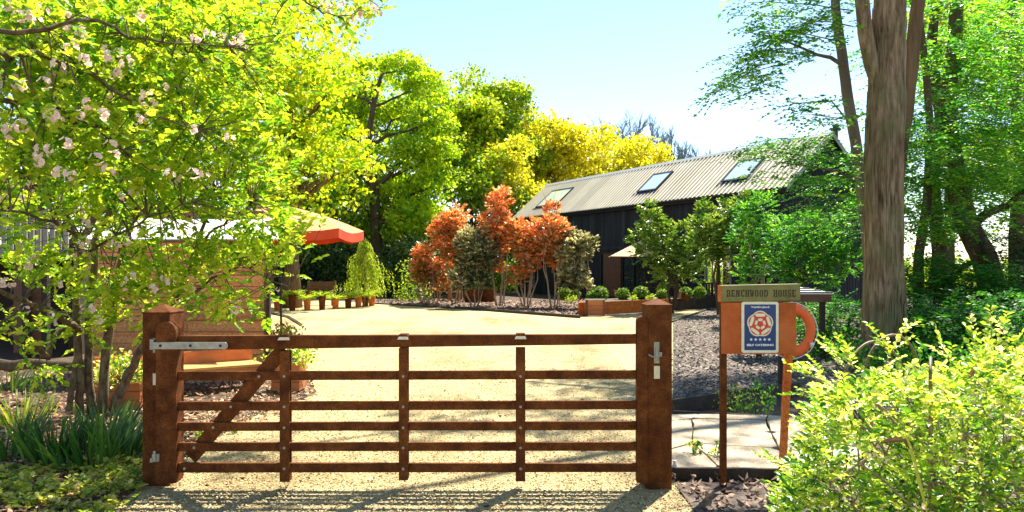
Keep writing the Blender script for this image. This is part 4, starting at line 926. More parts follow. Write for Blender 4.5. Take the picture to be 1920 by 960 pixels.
def chair(px, Y, label, m_='crate', face=1):
    x = xat(px, Y); r = empty('garden_chair', (x, Y, 0), label, 'chair', 'terrace tables and chairs'); M_ = MAT[m_]
    for k in range(4): mb = MB(); mb.box(x-.24, x+.24, Y-.22+k*.11, Y-.22+k*.11+.10, .43, .455); mb.build('seat_slat', M_, r)
    for k in range(4): mb = MB(); mb.box(x-.2+k*.11, x-.2+k*.11+.07, Y+.23, Y+.25, .5, .92); mb.build('back_slat', M_, r)
    mb = MB(); mb.box(x-.24, x+.24, Y+.225, Y+.255, .921, .98); mb.build('top_rail', M_, r)
    for sx_ in (-.24, .19):
        mb = MB(); mb.box(x+sx_, x+sx_+.05, Y-.22, Y-.17, 0, .429); mb.build('leg', M_, r); mb = MB(); mb.box(x+sx_, x+sx_+.05, Y+.26, Y+.31, 0, .98); mb.build('leg', M_, r)
        mb = MB(); mb.box(x+sx_, x+sx_+.05, Y-.22, Y+.25, .62, .65); mb.build('armrest', M_, r)
chair(853, 35.5, 'orange brown wooden chair on the terrace left of the rusty tubs'); chair(833, 36, 'wooden chair seen side on behind the leftmost red shrub'); chair(1214, 31.5, 'dark wooden chair on the terrace right of the parasol pole', 'darkwood'); chair(1330, 31, 'dark chair by the barn window, left of the sign', 'darkwood')
def tub(px, Y, R, h, label):
    x = xat(px, Y); r = empty('round_tub', (x, Y, 0), label, 'tub', 'round rusty tubs on the terrace'); mb = MB(); mb.lathe((x, Y, 0), [(R*.75, 0), (R*.97, h*.5), (R, h), (R*.93, h), (R*.9, h*.9)], 20); mb.build('bowl', MAT['corten'], r)
tub(885, 34, .42, .62, 'round rusty tub behind the olive green shrub, left one'); tub(915, 34.3, .40, .60, 'round rusty tub behind the olive green shrub, right one')
def thin_post(px, Y, h, w_, m_, label, cat_='post'):
    x = xat(px, Y); mb = MB(); mb.box(x-w_/2, x+w_/2, Y, Y+w_, -.02, h); mb.box(x-w_/2-.01, x+w_/2+.01, Y-.01, Y+w_+.01, h+.001, h+.03); return tag(mb.build('post', MAT[m_]), label, cat_)
thin_post(862, 36, 2.7, .22, 'brownwood', 'thick brown terrace post between the red and the olive shrub'); thin_post(906, 36, 2.7, .2, 'brownwood', 'thick brown terrace post right of the olive shrub'); thin_post(869, 35.2, 2.5, .06, 'galv', 'thin pale metal pole right beside the thick brown post')
# raised box with a pale framed lid behind the sign
def lidbox():
    Y = 13.0; xa, xb = xat(1420, Y), xat(1565, Y); z = zat(560, Y); r = empty('rusty_box', ((xa+xb)/2, Y, 0), 'dark rusty raised box with a pale framed lid behind the sign', 'box')
    mb = MB(); mb.box(xa, xb-.05, Y, Y+1.0, z-.06, z+.08); mb.build('body', MAT['brownwood'], r, .006)
    mb = MB(); mb.hexa([(xa, Y+.02, z+.081), (xb, Y+.02, z+.081), (xb-.2, Y+1.1, z+.16), (xa, Y+1.1, z+.16), (xa, Y+.02, z+.095), (xb, Y+.02, z+.095), (xb-.2, Y+1.1, z+.175), (xa, Y+1.1, z+.175)]); mb.build('lid', MAT['white'], r)
    for f in (.0, .33, .66):
        y0 = Y+.03+f*1.0; z0 = z+.096+f*.075; mb = MB(); mb.hexa([(xa, y0, z0), (xb-.02-f*.2, y0, z0), (xb-.03-f*.2, y0+.05, z0+.004), (xa, y0+.05, z0+.004), (xa, y0, z0+.02), (xb-.02-f*.2, y0, z0+.02), (xb-.03-f*.2, y0+.05, z0+.024), (xa, y0+.05, z0+.024)]); mb.build('frame_bar', MAT['blackp'], r)
    for x in (xa+.03, xb-.2): mb = MB(); mb.box(x, x+.08, Y+.1, Y+.18, 0, z-.061); mb.build('leg', MAT['darkwood'], r)
lidbox()
# ================================================================= WOODLAND
T = tree
def tc(px, py, Y): return P(px, py, Y)
# big golden tree at the left, three stems
T('golden_tree', 'big golden green tree filling the upper left behind the hut, leftmost', 'tree', (xat(60, 21), 21, 0), 17, tc(70, 140, 21), (4.6, 4, 6.4), 26, 1.9, 17000, .17, LEAF['golden'], BARK['brown'], .34, 'tall trees left of the yard', seed=101, per=12, lower=-.9)
T('golden_tree', 'big golden green tree behind the parasol canopy and hut roof', 'tree', (xat(330, 24), 24, 0), 18, tc(330, 110, 24), (5.0, 4, 7.0), 30, 2.0, 19000, .19, LEAF['golden'], BARK['brown'], .38, 'tall trees left of the yard', seed=102, per=12, lower=-.9, tint0=.56)
T('golden_tree', 'tall golden tree whose crown edge meets the sky, left of the oak', 'tree', (xat(545, 30), 30, 0), 18, tc(545, 160, 30), (3.6, 3.6, 7.0), 26, 1.75, 15000, .21, LEAF['golden'], BARK['brown'], .34, 'tall trees left of the yard', seed=103, per=12, lower=-.9, tint0=.62)
T('golden_tree', 'golden tree low behind the weeping conifer, left of the dark oak trunk', 'tree', (xat(590, 47), 47, 0), 13, tc(590, 330, 47), (4.2, 3, 4.8), 18, 1.7, 9000, .24, LEAF['oak'], BARK['brown'], .25, 'tall trees left of the yard', seed=104, per=12, lower=-.9, tint0=.55)
# the large level limb of the left tree
mb = MB(); 
# central oak
oy = 44
otr = [G(712, 549)+Vector((0, oy-G(712, 549).y, 0))]; otr[0] = Vector((xat(712, oy), oy, 0))
otr += [P(709, 500, oy), P(704, 420, oy), P(702, 350, oy), P(688, 275, oy), P(700, 200, oy), P(715, 140, oy)]
ob = [(P(px, py, oy+dy+(2.2 if abs(px-700) < 65 else .6)), r*oy/F) for px, py, r, dy in ((655, 180, 38, 0), (700, 140, 42, 2), (755, 135, 44, 0), (800, 165, 40, 1), (640, 250, 42, -1), (700, 215, 42, 3), (760, 215, 42, 1.5), (815, 235, 40, 0), (820, 290, 38, -1), (770, 290, 40, -1), (650, 310, 36, 0), (760, 360, 42, -1.5), (810, 350, 36, -1), (770, 410, 40, -1.5), (640, 370, 34, 0), (745, 440, 26, 2), (800, 400, 30, 0))]
T('oak_tree', 'spreading oak with a dark trunk and crooked limbs in the middle of the woodland', 'tree', otr[0], 15, P(720, 250, oy), (4, 4, 5), 1, 1, 22000, .23, LEAF['oak'], BARK['oak'], .40, 'woodland trees behind the yard', seed=105, per=15, trunk=otr, blobs=ob, tint0=.56, twig=3)
bgT = [
 ('woodland_tree', 'lime green tree filling between the golden trees and the oak', 625, 250, 50, (3.4, 3, 6.0), 18, 1.8, 10000, .26, 'oak', 'oak', .3, .6, 121),
 ('woodland_tree', 'lime green tree close behind the right side of the oak', 800, 300, 52, (3.4, 3, 5.6), 18, 1.8, 10000, .26, 'oak', 'oak', .3, .55, 122),
 ('woodland_tree', 'lime green tree standing where green and yellow crowns meet', 985, 285, 60, (3.0, 3, 3.6), 16, 1.7, 8500, .28, 'oak', 'oak', .3, .6, 123),
 ('woodland_tree', 'pale green tree far behind, filling the gap above the red shrubs', 905, 300, 64, (4.6, 3, 6.0), 18, 2.0, 9500, .32, 'green', 'oak', .3, .6, 124),
 ('woodland_tree', 'lime green tree low behind the oak trunk', 740, 430, 50, (3.2, 2.5, 3.2), 14, 1.5, 7500, .24, 'oak', 'oak', .2, .55, 125),
 ('woodland_tree', 'green tree between the two yellow crowns behind the ridge', 1115, 340, 66, (4.0, 3, 3.4), 14, 1.7, 7500, .3, 'yellow', 'oak', .2, .45, 126),
 ('woodland_tree', 'tall green tree right of the oak, its top against the sky', 870, 240, 54, (2.9, 3, 5.2), 15, 1.5, 8500, .27, 'green', 'oak', .30, .62, 106),
 ('woodland_tree', 'tall green tree with dark hollows left of the yellow trees', 940, 250, 56, (2.8, 3, 5.0), 15, 1.5, 8500, .27, 'green', 'oak', .28, .55, 107),
 ('woodland_tree', 'dark leaved tree in the shade above the red shrubs', 885, 360, 50, (3.4, 2.5, 4.2), 15, 1.4, 7500, .24, 'green', 'oak', .22, .5, 108),
 ('yellow_tree', 'yellow leaved tree behind the far end of the barn roof', 1040, 310, 58, (4.6, 3.5, 3.9), 22, 1.7, 11000, .29, 'yellow', 'brown', .32, .58, 109),
 ('yellow_tree', 'round yellow tree rising behind the middle of the roof ridge', 1190, 345, 62, (4.4, 3.5, 3.0), 20, 1.8, 10000, .30, 'yellow', 'brown', .32, .55, 110),
 ('yellow_tree', 'low yellow tree just left of the far roof corner', 960, 345, 50, (2.4, 2, 2.8), 12, 1.1, 5500, .25, 'yellow', 'brown', .2, .45, 111),
 ('woodland_tree', 'dim green tree low in the gap left of the oak trunk', 560, 430, 44, (4.5, 2.5, 3.0), 14, 1.5, 6000, .26, 'green', 'oak', .22, .45, 112),
 ('woodland_tree', 'dim green tree low behind the leftmost red shrub', 800, 470, 46, (3.5, 2.5, 2.8), 14, 1.3, 6000, .24, 'green', 'oak', .2, .45, 113),
 ('woodland_tree', 'dark tree closing the gap behind the hut roof', 300, 420, 30, (5.5, 2.5, 3.2), 16, 1.5, 7000, .2, 'green', 'oak', .2, .35, 114),
 ('woodland_tree', 'green tree behind the raised deck at the left edge', 20, 400, 27, (4.0, 2.5, 3.2), 16, 1.4, 6000, .2, 'green', 'oak', .2, .35, 115),
]
for (nm, lab, px, py, Y, R, nb, rb, nl, ls, lm, bm, tr_, t0, sdd) in bgT:
    c = P(px, py, Y); T(nm, lab, 'tree', (c.x, Y, 0), c.z+R[2], c, R, nb, rb, int(nl*1.15), ls, LEAF[lm], BARK[bm], tr_, 'woodland trees behind the yard', seed=sdd, per=15, twig=2, tint0=t0, lower=-.8)
# far bare trees over the ridge
def bare_tree(px, pyt, Y, label, seed):
    random.seed(seed); rs.seed(seed); x = xat(px, Y); zt = zat(pyt, Y); r = empty('bare_tree', (x, Y, 0), label, 'tree', 'far bare trees above the barn roof')
    mb = MB(); h = zt; tp = [Vector((x, Y, 0)), Vector((x+.2, Y, h*.35)), Vector((x-.1, Y, h*.6)), Vector((x+.1, Y, h*.78))]; mb.tube(tp, [.3, .24, .2, .14], 7)
    for k in range(9):
        p = tp[2]*(1-k/9)+tp[3]*(k/9)-Vector((0, 0, h*.08)); d = Vector((random.uniform(-1, 1), random.uniform(-.5, .5), random.uniform(.7, 1.6))).normalized(); twigs(mb, p, d, h*.17, .15, 3, 4, .55)
    mb.build('trunk', BARK['bare'], r)
for i, (px, py, Y, l) in enumerate(((1165, 188, 85, 'far bare grey tree over the roof, left one and tallest'), (1212, 205, 88, 'far bare grey tree above the round yellow tree'), (1272, 225, 86, 'far bare grey tree standing clear against the sky'), (1318, 252, 90, 'low bare grey tree touching the roof ridge line, rightmost'))): bare_tree(px, py, Y, l, 200+i)
# evergreen understory and the woodland mass behind everything
def thicket(name, x0, x1, y0, y1, h0, h1, n, ls, lm, label, t0=.3, seed=1, gaps=0):
    rs.seed(seed); nc = n//14; X = rs.uniform(x0, x1, nc); Y = rs.uniform(y0, y1, nc); f = (X-x0)/(x1-x0); H = h0+(h1-h0)*f; H = H*(.75+.25*np.sin(X*1.1+seed)*np.cos(X*.43))
    Z = H*rs.rand(nc)**.8; pos, ax, nr, ti = clump_leaves(np.stack([X, Y, Z], 1), ls*3.2, 14, .7, t0+.16*rs.randn(nc)); pos[:, 2] = np.abs(pos[:, 2]); s = ls*(.6+.8*rs.rand(len(pos)))
    o = leaves_mesh(name, pos, ax, nr, s, s*.7, ti, LEAF[lm]); return tag(o, label, kind='stuff')
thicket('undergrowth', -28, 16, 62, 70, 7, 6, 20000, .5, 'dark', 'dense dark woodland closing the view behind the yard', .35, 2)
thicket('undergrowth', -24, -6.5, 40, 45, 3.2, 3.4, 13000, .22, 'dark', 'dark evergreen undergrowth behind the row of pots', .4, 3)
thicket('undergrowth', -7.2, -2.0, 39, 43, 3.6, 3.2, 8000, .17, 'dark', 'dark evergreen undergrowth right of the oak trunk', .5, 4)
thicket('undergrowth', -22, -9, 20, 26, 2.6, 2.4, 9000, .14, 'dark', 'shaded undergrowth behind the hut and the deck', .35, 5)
thicket('undergrowth', -2, 6, 47, 50, 3.2, 3.2, 5000, .2, 'green', 'green undergrowth behind the terrace', .3, 6)
# weeping golden conifer
def weeping():
    Y = 30.5; cx_ = xat(682, Y); rs.seed(31); random.seed(31); r = empty('weeping_conifer', (cx_, Y, 0), 'golden weeping conifer drooping over the right end of the pot row', 'tree'); H = zat(448, Y)
    mb = MB(); tp = [Vector((cx_, Y, 0)), Vector((cx_+.05, Y, H*.4)), Vector((cx_-.06, Y, H*.75)), Vector((cx_, Y, H))]; mb.tube(tp, [.07, .055, .04, .015], 6); Pn = []; D = []; Ln = []
    for k in range(62):
        f = random.random()**.8; z = H*(.30+.68*f); a = random.uniform(0, 6.28); R = ((1-f)**.8*.75+.10)*random.uniform(.45, 1.35); sk = .35*(1-f)*max(0, math.cos(a)); a0 = Vector((cx_, Y, z)); mid = a0+Vector((math.cos(a)*(R+sk)*.55, math.sin(a)*R*.55, .20)); e = a0+Vector((math.cos(a)*(R*1.15+sk), math.sin(a)*R, random.uniform(-.12, .10)))
        mb.tube([a0, mid, e], [.014, .010, .006], 4, cap=False)
        for j in range(6):
            q = mid*(1-j/5)+e*(j/5); Pn.append(q); D.append((random.uniform(-.2, .2)+.2*math.cos(a), random.uniform(-.2, .2), -1)); Ln.append(min(random.uniform(.25, .9), q.z-.5 if q.z > .8 else .25))
    mb.build('trunk', BARK['brown'], r); Pn = np.array(Pn); D = np.array(D)
    pos, ax, nr, s, wd, ti = sprigs(Pn, D, np.array(Ln), 10, .11, tint=.5+.2*rs.randn(len(Pn)), ratio=.35, spread=.35); leaves_mesh('foliage', pos, ax, nr, s, wd, ti, LEAF['conifer'], r)
weeping()
# multi-stem standard shrubs of the bed
def standard(px, pyb, pyc, cw, ch, Y, lm, label, seed, group, t0=.5, nl=4200, ls=.13, nst=5, stem='pale', ratio=.36, stakes=True, name='red_shrub', tfix=None):
    if lm is LEAF['red']: t0 -= .05
    random.seed(seed); rs.seed(seed); nl = int(nl*1.45); ls *= 1.3; pyc += 9; ch *= 1.28; x = xat(px[0], Y); c = P(px[1], pyc, Y); W = cw/F*Y; Hh = ch/F*Y; r = empty(name, (x, Y, 0), label, 'shrub', group); z0 = .04
    mb = MB(); bl = sub_blobs(c, (W, W*.8, Hh), 13, W*.36, -.9)
    for k in range(nst):
        a = 6.28*k/nst; p0 = Vector((x+.12*math.cos(a), Y+.1*math.sin(a), z0-.04)); p1 = Vector((x+W*.45*math.cos(a)+random.uniform(-.1, .1), Y+W*.3*math.sin(a), c.z-Hh*.8)); p2 = Vector((c.x+W*.5*math.cos(a), Y+W*.4*math.sin(a), c.z)); pp = [p0]+[p0*(1-f)+p1*f+Vector((random.uniform(-.05, .05), 0, 0)) for f in (.35, .7)]+[p1, p2]; mb.tube(pp, [.035, .028, .026, .022, .012], 6)
    for (q, rr_) in bl: twigs(mb, Vector((c.x, Y, c.z-Hh*.5)), (q-Vector((c.x, Y, c.z-Hh*.5))).normalized(), (q-Vector((c.x, Y, c.z-Hh*.5))).length, .014, 1, 4)
    mb.build('stems', BARK[stem], r, smooth=True)
    if stakes: mb = MB(); mb.tube([(x+.22, Y-.1, -.02), (x+.2, Y-.1, c.z-Hh*.6)], .018, 5); mb.build('stake', BARK['pale'], r)
    P_, D_, T_ = [], [], []
    for (q, rr_) in bl:
        n = int(nl/10*rr_**2/sum(b_[1]**2 for b_ in bl)); d = rdir(n); p = np.array(q)[None]+d*rr_*(.5+.6*rs.rand(n))[:, None]; P_.append(p); D_.append(d+np.array([0, 0, .7])); hz = (p[:, 2]-c.z)/Hh
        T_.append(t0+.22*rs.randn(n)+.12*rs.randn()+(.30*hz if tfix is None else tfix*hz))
    P_ = np.concatenate(P_); D_ = np.concatenate(D_); T_ = np.concatenate(T_)
    pos, ax, nr, s, wd, ti = sprigs(P_, D_, .16, 10, ls, tint=T_, ratio=ratio, up=.3, tj=.32, spread=.8)
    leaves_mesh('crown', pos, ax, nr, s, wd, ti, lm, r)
gR = 'row of shrubs on bare stems in the bed before the barn'
R_, O_ = LEAF['red'], LEAF['olivel']
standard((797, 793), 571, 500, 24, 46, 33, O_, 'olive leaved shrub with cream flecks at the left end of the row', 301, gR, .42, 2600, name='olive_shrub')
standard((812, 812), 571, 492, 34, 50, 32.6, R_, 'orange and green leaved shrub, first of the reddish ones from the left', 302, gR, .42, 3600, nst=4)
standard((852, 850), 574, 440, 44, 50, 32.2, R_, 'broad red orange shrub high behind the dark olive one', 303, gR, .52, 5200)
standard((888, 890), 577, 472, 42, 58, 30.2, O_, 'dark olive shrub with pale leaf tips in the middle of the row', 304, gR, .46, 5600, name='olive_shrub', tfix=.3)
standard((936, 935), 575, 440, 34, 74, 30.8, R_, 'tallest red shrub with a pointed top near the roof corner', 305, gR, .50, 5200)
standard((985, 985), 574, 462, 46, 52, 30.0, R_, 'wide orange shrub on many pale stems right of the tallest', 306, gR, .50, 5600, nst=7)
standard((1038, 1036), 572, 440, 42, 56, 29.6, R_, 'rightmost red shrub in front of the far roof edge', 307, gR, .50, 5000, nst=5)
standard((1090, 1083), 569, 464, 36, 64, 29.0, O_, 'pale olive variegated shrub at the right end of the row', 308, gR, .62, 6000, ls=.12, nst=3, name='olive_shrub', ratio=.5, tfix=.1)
mb = MB()
# broad green young trees in front of the barn
def young(px, bs, Y, blobs, label, seed, lm='laurel', ls=.16, nl=5200, tr_=.05, t0=.45, nst=3, stem='oak'):
    random.seed(seed); rs.seed(seed); x = xat(bs, Y); r = empty('young_tree', (x, Y, 0), label, 'tree', 'young green trees in front of the barn'); mb = MB(); P_, D_ = [], []
    bl = [(P(a, b_, Y+random.uniform(-.4, .4)), q/F*Y) for a, b_, q in blobs]; low = max(b[1] for b in blobs); z1 = zat(low, Y); tot = sum(b[1]**2 for b in bl)
    for k in range(nst): mb.tube([Vector((x+random.uniform(-.12, .12), Y, -.03)), Vector((x+random.uniform(-.2, .2), Y, z1*.6)), Vector((x+random.uniform(-.3, .3), Y, z1*1.2))], [tr_, tr_*.8, tr_*.6], 6)
    for (q, rr_) in bl:
        pth = curve_path((x, Y, z1*.8), q, 5); mb.tube(pth, [tr_*.6, tr_*.5, tr_*.4, tr_*.3, tr_*.25, tr_*.15], 5)
        n = int(nl/9*rr_**2/tot); d = rdir(n); P_.append(np.array(q)[None]+d*(rr_*(.35+.7*rs.rand(n)))[:, None]); D_.append(d+np.array([0, 0, .5]))
    mb.build('trunk', BARK[stem], r, smooth=True); P_ = np.concatenate(P_); D_ = np.concatenate(D_)
    pos, ax, nr, s, wd, ti = sprigs(P_, D_, .22, 9, ls, tint=t0+.2*rs.randn(len(P_)), ratio=.42, up=.6, tj=.15); leaves_mesh('crown', pos, ax, nr, s, wd, ti, LEAF[lm], r)
young(1240, 1262, 26.5, [(1218, 395, 17), (1222, 425, 26), (1200, 445, 20), (1245, 455, 34), (1285, 440, 24), (1215, 470, 26), (1260, 495, 38), (1295, 480, 28), (1240, 520, 20), (1300, 510, 20)], 'broad young green tree just right of the far parasol', 401, nl=7500)
young(1330, 1345, 25.5, [(1318, 395, 16), (1325, 425, 24), (1360, 400, 20), (1345, 450, 34), (1385, 430, 28), (1320, 465, 26), (1375, 470, 28), (1400, 385, 20)], 'taller young green tree in front of the barn window', 402, nl=5600)
young(1420, 1418, 21, [(1400, 400, 22), (1430, 390, 24), (1395, 440, 24), (1440, 440, 28), (1420, 480, 26), (1405, 515, 24)], 'slim young tree with a pale stem above the sign', 403, 'beech', .12, 4200, .035, .4, 2, 'pale')
young(1500, 1500, 20, [(1480, 440, 30), (1520, 430, 30), (1490, 490, 36), (1540, 470, 34), (1570, 440, 30), (1590, 490, 30), (1545, 515, 28), (1460, 500, 28), (1600, 400, 26)], 'feathery green hornbeam in front of the barn gable', 404, 'beech', .11, 9000, .04, .4, 4, 'oak')
small_plant(xat(776, 36), 36, 0, 1.0, 900, .16, LEAF['green'], 'small green bush behind the pale timber beam', 'bush', 'bush', 1.3)
# ================================================================= RIGHT: BIG TRUNK AND ITS NEIGHBOURS
def stems(name, label, paths, bark, group=None, cat_='tree', n=14, rough=.08):
    r = empty(name, Vector((paths[0][0][0], paths[0][0][1], 0)), label, cat_, group); mb = MB()
    for pth, rad in [(p[:-1], p[-1]) for p in paths]:
        # densify
        pts = []; rr_ = []
        for i in range(len(pth)-1):
            for k in range(4): f = k/4; pts.append(Vector(pth[i])*(1-f)+Vector(pth[i+1])*f+Vector(((random.random()-.5), (random.random()-.5), 0))*rad[i]*.06); rr_.append(rad[i]*(1-f)+rad[i+1]*f)
        pts.append(Vector(pth[-1])); rr_.append(rad[-1]); mb.tube(pts, rr_, n, rough=rough)
    mb.build('trunk', bark, r, smooth=True); return r
random.seed(50); rs.seed(50)
TY = 12.6
def tw(px): return px/F*TY
def furrow(r):
    pass
big = stems('big_tree', 'large tree with a thick straight furrowed brown trunk beside the sign', [
  [P(1658, 700, TY), P(1655, 640, TY), P(1655, 560, TY), P(1656, 450, TY), P(1658, 300, TY), P(1662, 200, TY), P(1667, 100, TY), P(1669, 0, TY), P(1668, -200, TY), P(1640, -450, TY), [tw(50), tw(37), tw(33.5), tw(32), tw(31.5), tw(33), tw(29), tw(28), tw(24), tw(14)]],
  [P(1650, 170, TY), P(1634, 120, TY-.05), P(1622, 60, TY-.1), P(1614, -30, TY-.2), P(1570, -250, TY-.4), [tw(12), tw(14), tw(13), tw(12), tw(8)]]], BARK['big'], n=24, rough=.05)
# carved furrows: push the rings in and out along the trunk for real relief
me = [c for c in big.children][0].data
mb = MB()
for k in range(64):    # raised bark ridges
    a = 2*math.pi*k/64+random.uniform(-.03, .03); z = random.uniform(-.0, .8)
    while z < 5.9:
        L = random.uniform(.25, 1.1); py_ = HZ-(z-EYE)/TY*F; base = P(1657, 0, TY); r0 = tw(32) if z > 1 else tw(32+(1-z)*7)
        zc = z+L/2; xo = (0 if zc < 3.5 else (zc-3.5)*.045)
        if zc > 3.6: r0 = tw(32-(zc-3.6)*2.6)
        c = Vector((base.x+xo*.9, TY, 0)); pts = []
        for f in (0, .33, .66, 1): aa = a+random.uniform(-.02, .02); pts.append(c+Vector((math.cos(aa)*r0, math.sin(aa)*r0, z+L*f)))
        mb.tube(pts, [.006, .022, .02, .006], 4, cap=False); z += L*random.uniform(.8, 1.15)
tag(mb.build('bark_ridges', BARK['big'], big), kind='stuff')
mb = MB()
for k in range(9):
    a = 2*math.pi*k/9+.3; c_, s_ = math.cos(a), math.sin(a); o = P(1657, 0, TY); L = random.uniform(.55, .95); r0 = tw(30)
    mb.tube([(o.x+c_*r0*.75, TY+s_*r0*.75, .75), (o.x+c_*r0*1.02, TY+s_*r0*1.02, .32), (o.x+c_*(r0+.16), TY+s_*(r0+.16), .10), (o.x+c_*(r0+L*.6), TY+s_*(r0+L*.6), .02), (o.x+c_*(r0+L), TY+s_*(r0+L), -.04)], [.05, .10, .10, .07, .03], 8, rough=.15)
tag(mb.build('roots', BARK['big'], big, smooth=True), kind='stuff')
rs.seed(55); P_ = []
for (c, r_) in sub_blobs((6.2, 14.6, 10.6), (3.3, 2.9, 2.4), 12, 1.2, -.8):
    n_ = 46; d_ = rdir(n_); P_.append(np.array(c)[None]+d_*r_*(.4+.7*rs.rand(n_))[:, None])
for (c, r_) in sub_blobs((4.6, 15.4, 8.6), (1.3, 1.3, .9), 6, .7, -.8)+[(Vector((2.6, 13.2, 9.6)), .7), (Vector((1.2, 12.4, 10.4)), .5), (Vector((3.6, 12.6, 8.9)), .6)]:
    d_ = rdir(30); P_.append(np.array(c)[None]+d_*r_*(.4+.7*rs.rand(30))[:, None])
mb = MB()
for q in ([(6.3, 12.6, 7.2), (5, 12.9, 8.6), (3.4, 13, 9.4), (2.2, 13.1, 9.9), (.6, 12.2, 10.6)], [(6.3, 12.6, 6.6), (5.2, 13.6, 7.8), (4.4, 15, 8.6), (3.4, 16, 9.2)], [(6.2, 12.6, 7.8), (4.6, 12.2, 9), (2.9, 11.4, 10), (1, 10.6, 10.4)]): mb.tube(q, [.11, .08, .06, .04, .02][:len(q)], 6)
tag(mb.build('limbs', BARK['big'], big), kind='stuff')
P_ = np.concatenate(P_); a_ = sprigs(P_, rdir(len(P_))*np.array([1, 1, .3]), .5, 9, .12, tint=.45+.15*rs.randn(len(P_)))
leaves_mesh('crown', *a_, LEAF['beech'], big)
stems('brown_tree', 'reddish brown tree stem close behind the right side of the thick trunk', [[P(1672, 560, 15), P(1672, 400, 15), P(1684, 300, 15), P(1698, 210, 15), P(1708, 120, 15), P(1722, 0, 15), P(1740, -200, 15), [.2, .18, .15, .15, .14, .13, .09]]], BARK['brown'], 'slender trees right of the barn', n=12)
thin = stems('slender_tree', 'slender grey tree curving up just left of the big trunk', [
  [P(1648, 660, 13.6), P(1643, 560, 13.6), P(1632, 450, 13.6), P(1617, 350, 13.6), P(1605, 270, 13.6), P(1590, 190, 13.6), P(1580, 110, 13.6), P(1567, 20, 13.6), P(1560, -140, 13.6), [.19, .17, .15, .12, .10, .095, .09, .08, .05]],
  [P(1584, 125, 13.6), P(1558, 108, 13.3), P(1530, 102, 13), P(1500, 88, 12.6), P(1455, 70, 12), P(1400, 60, 11.6), [.045, .035, .028, .02, .013, .006]],
  [P(1617, 350, 13.6), P(1570, 320, 13), P(1500, 310, 12.6), P(1430, 300, 12.2), [.03, .02, .013, .005]],
  [P(1600, 240, 13.6), P(1560, 190, 13), P(1480, 195, 12.6), [.02, .012, .005]]], BARK['grey'], 'slender trees right of the barn', n=9)
def spray(root, name, segs, lm, ls, n, K=9, L=.45, t0=.45, wj=.10, down=.15, tj=.18):
    """twigs hung along line segments given as photo rows at a depth; leaves in flat layers"""
    P_, D_ = [], []; mb = MB(); tot = sum((Vector(a)-Vector(b_)).length for a, b_ in segs)
    for a, b_ in segs:
        a = Vector(a); b_ = Vector(b_); m_ = int(n*(b_-a).length/tot)+1; d = (b_-a).normalized(); mb.tube(curve_path(a, b_, 5, .04, .01), [.012, .011, .009, .008, .006, .004], 4, cap=False)
        for k in range(m_):
            f = (k+rs.rand())/m_; p = a*(1-f)+b_*f+Vector(rs.normal(size=3)*wj*np.array([1, 1, .5])); sg = 1 if k % 2 else -1; sd_ = Vector((-d.y, d.x, 0))*sg; dd = (d*.6+sd_*.8+Vector((0, 0, -down+.2*rs.randn()))+Vector(rdir(1)[0])*.2); P_.append(p); D_.append(dd)
    P_ = np.array(P_); D_ = np.array(D_); pos, ax, nr, s, wd, ti = sprigs(P_, D_, L*(.6+.7*rs.rand(len(P_))), K, ls, tint=t0+.15*rs.randn(len(P_)), ratio=.55, tj=tj)
    tag(mb.build('twigs', BARK['grey'], root), kind='stuff'); leaves_mesh(name, pos, ax, nr, s, wd, ti, lm, root)
bch = LEAF['beech']
seg = []
def S(x0, y0, x1, y1, Y0, Y1=None): seg.append((P(x0, y0, Y0), P(x1, y1, Y1 or Y0)))
for q in ((1600, 20, 1400, 5), (1600, 50, 1410, 30), (1590, 80, 1400, 50), (1530, 105, 1400, 95), (1500, 88, 1370, 110), (1480, 120, 1355, 150), (1455, 75, 1345, 165), (1430, 120, 1335, 178), (1560, 30, 1460, 60), (1500, 60, 1420, 75), (1590, -30, 1420, -25), (1560, 190, 1470, 200), (1600, 225, 1500, 215), (1440, 150, 1400, 175)): S(*q, 12.8, 11.6)
spray(thin, 'crown', seg, bch, .085, 520, 9, .42, .52)
seg = []
for q in ((1620, 290, 1470, 300), (1610, 310, 1440, 285), (1600, 340, 1400, 330), (1560, 275, 1380, 290), (1620, 370, 1480, 360), (1620, 400, 1500, 385), (1600, 330, 1500, 340), (1500, 260, 1405, 270), (1610, 430, 1480, 410), (1560, 250, 1490, 285)): S(*q, 13.4, 12.4)
spray(thin, 'lower_branches', seg, bch, .075, 520, 9, .38, .38)
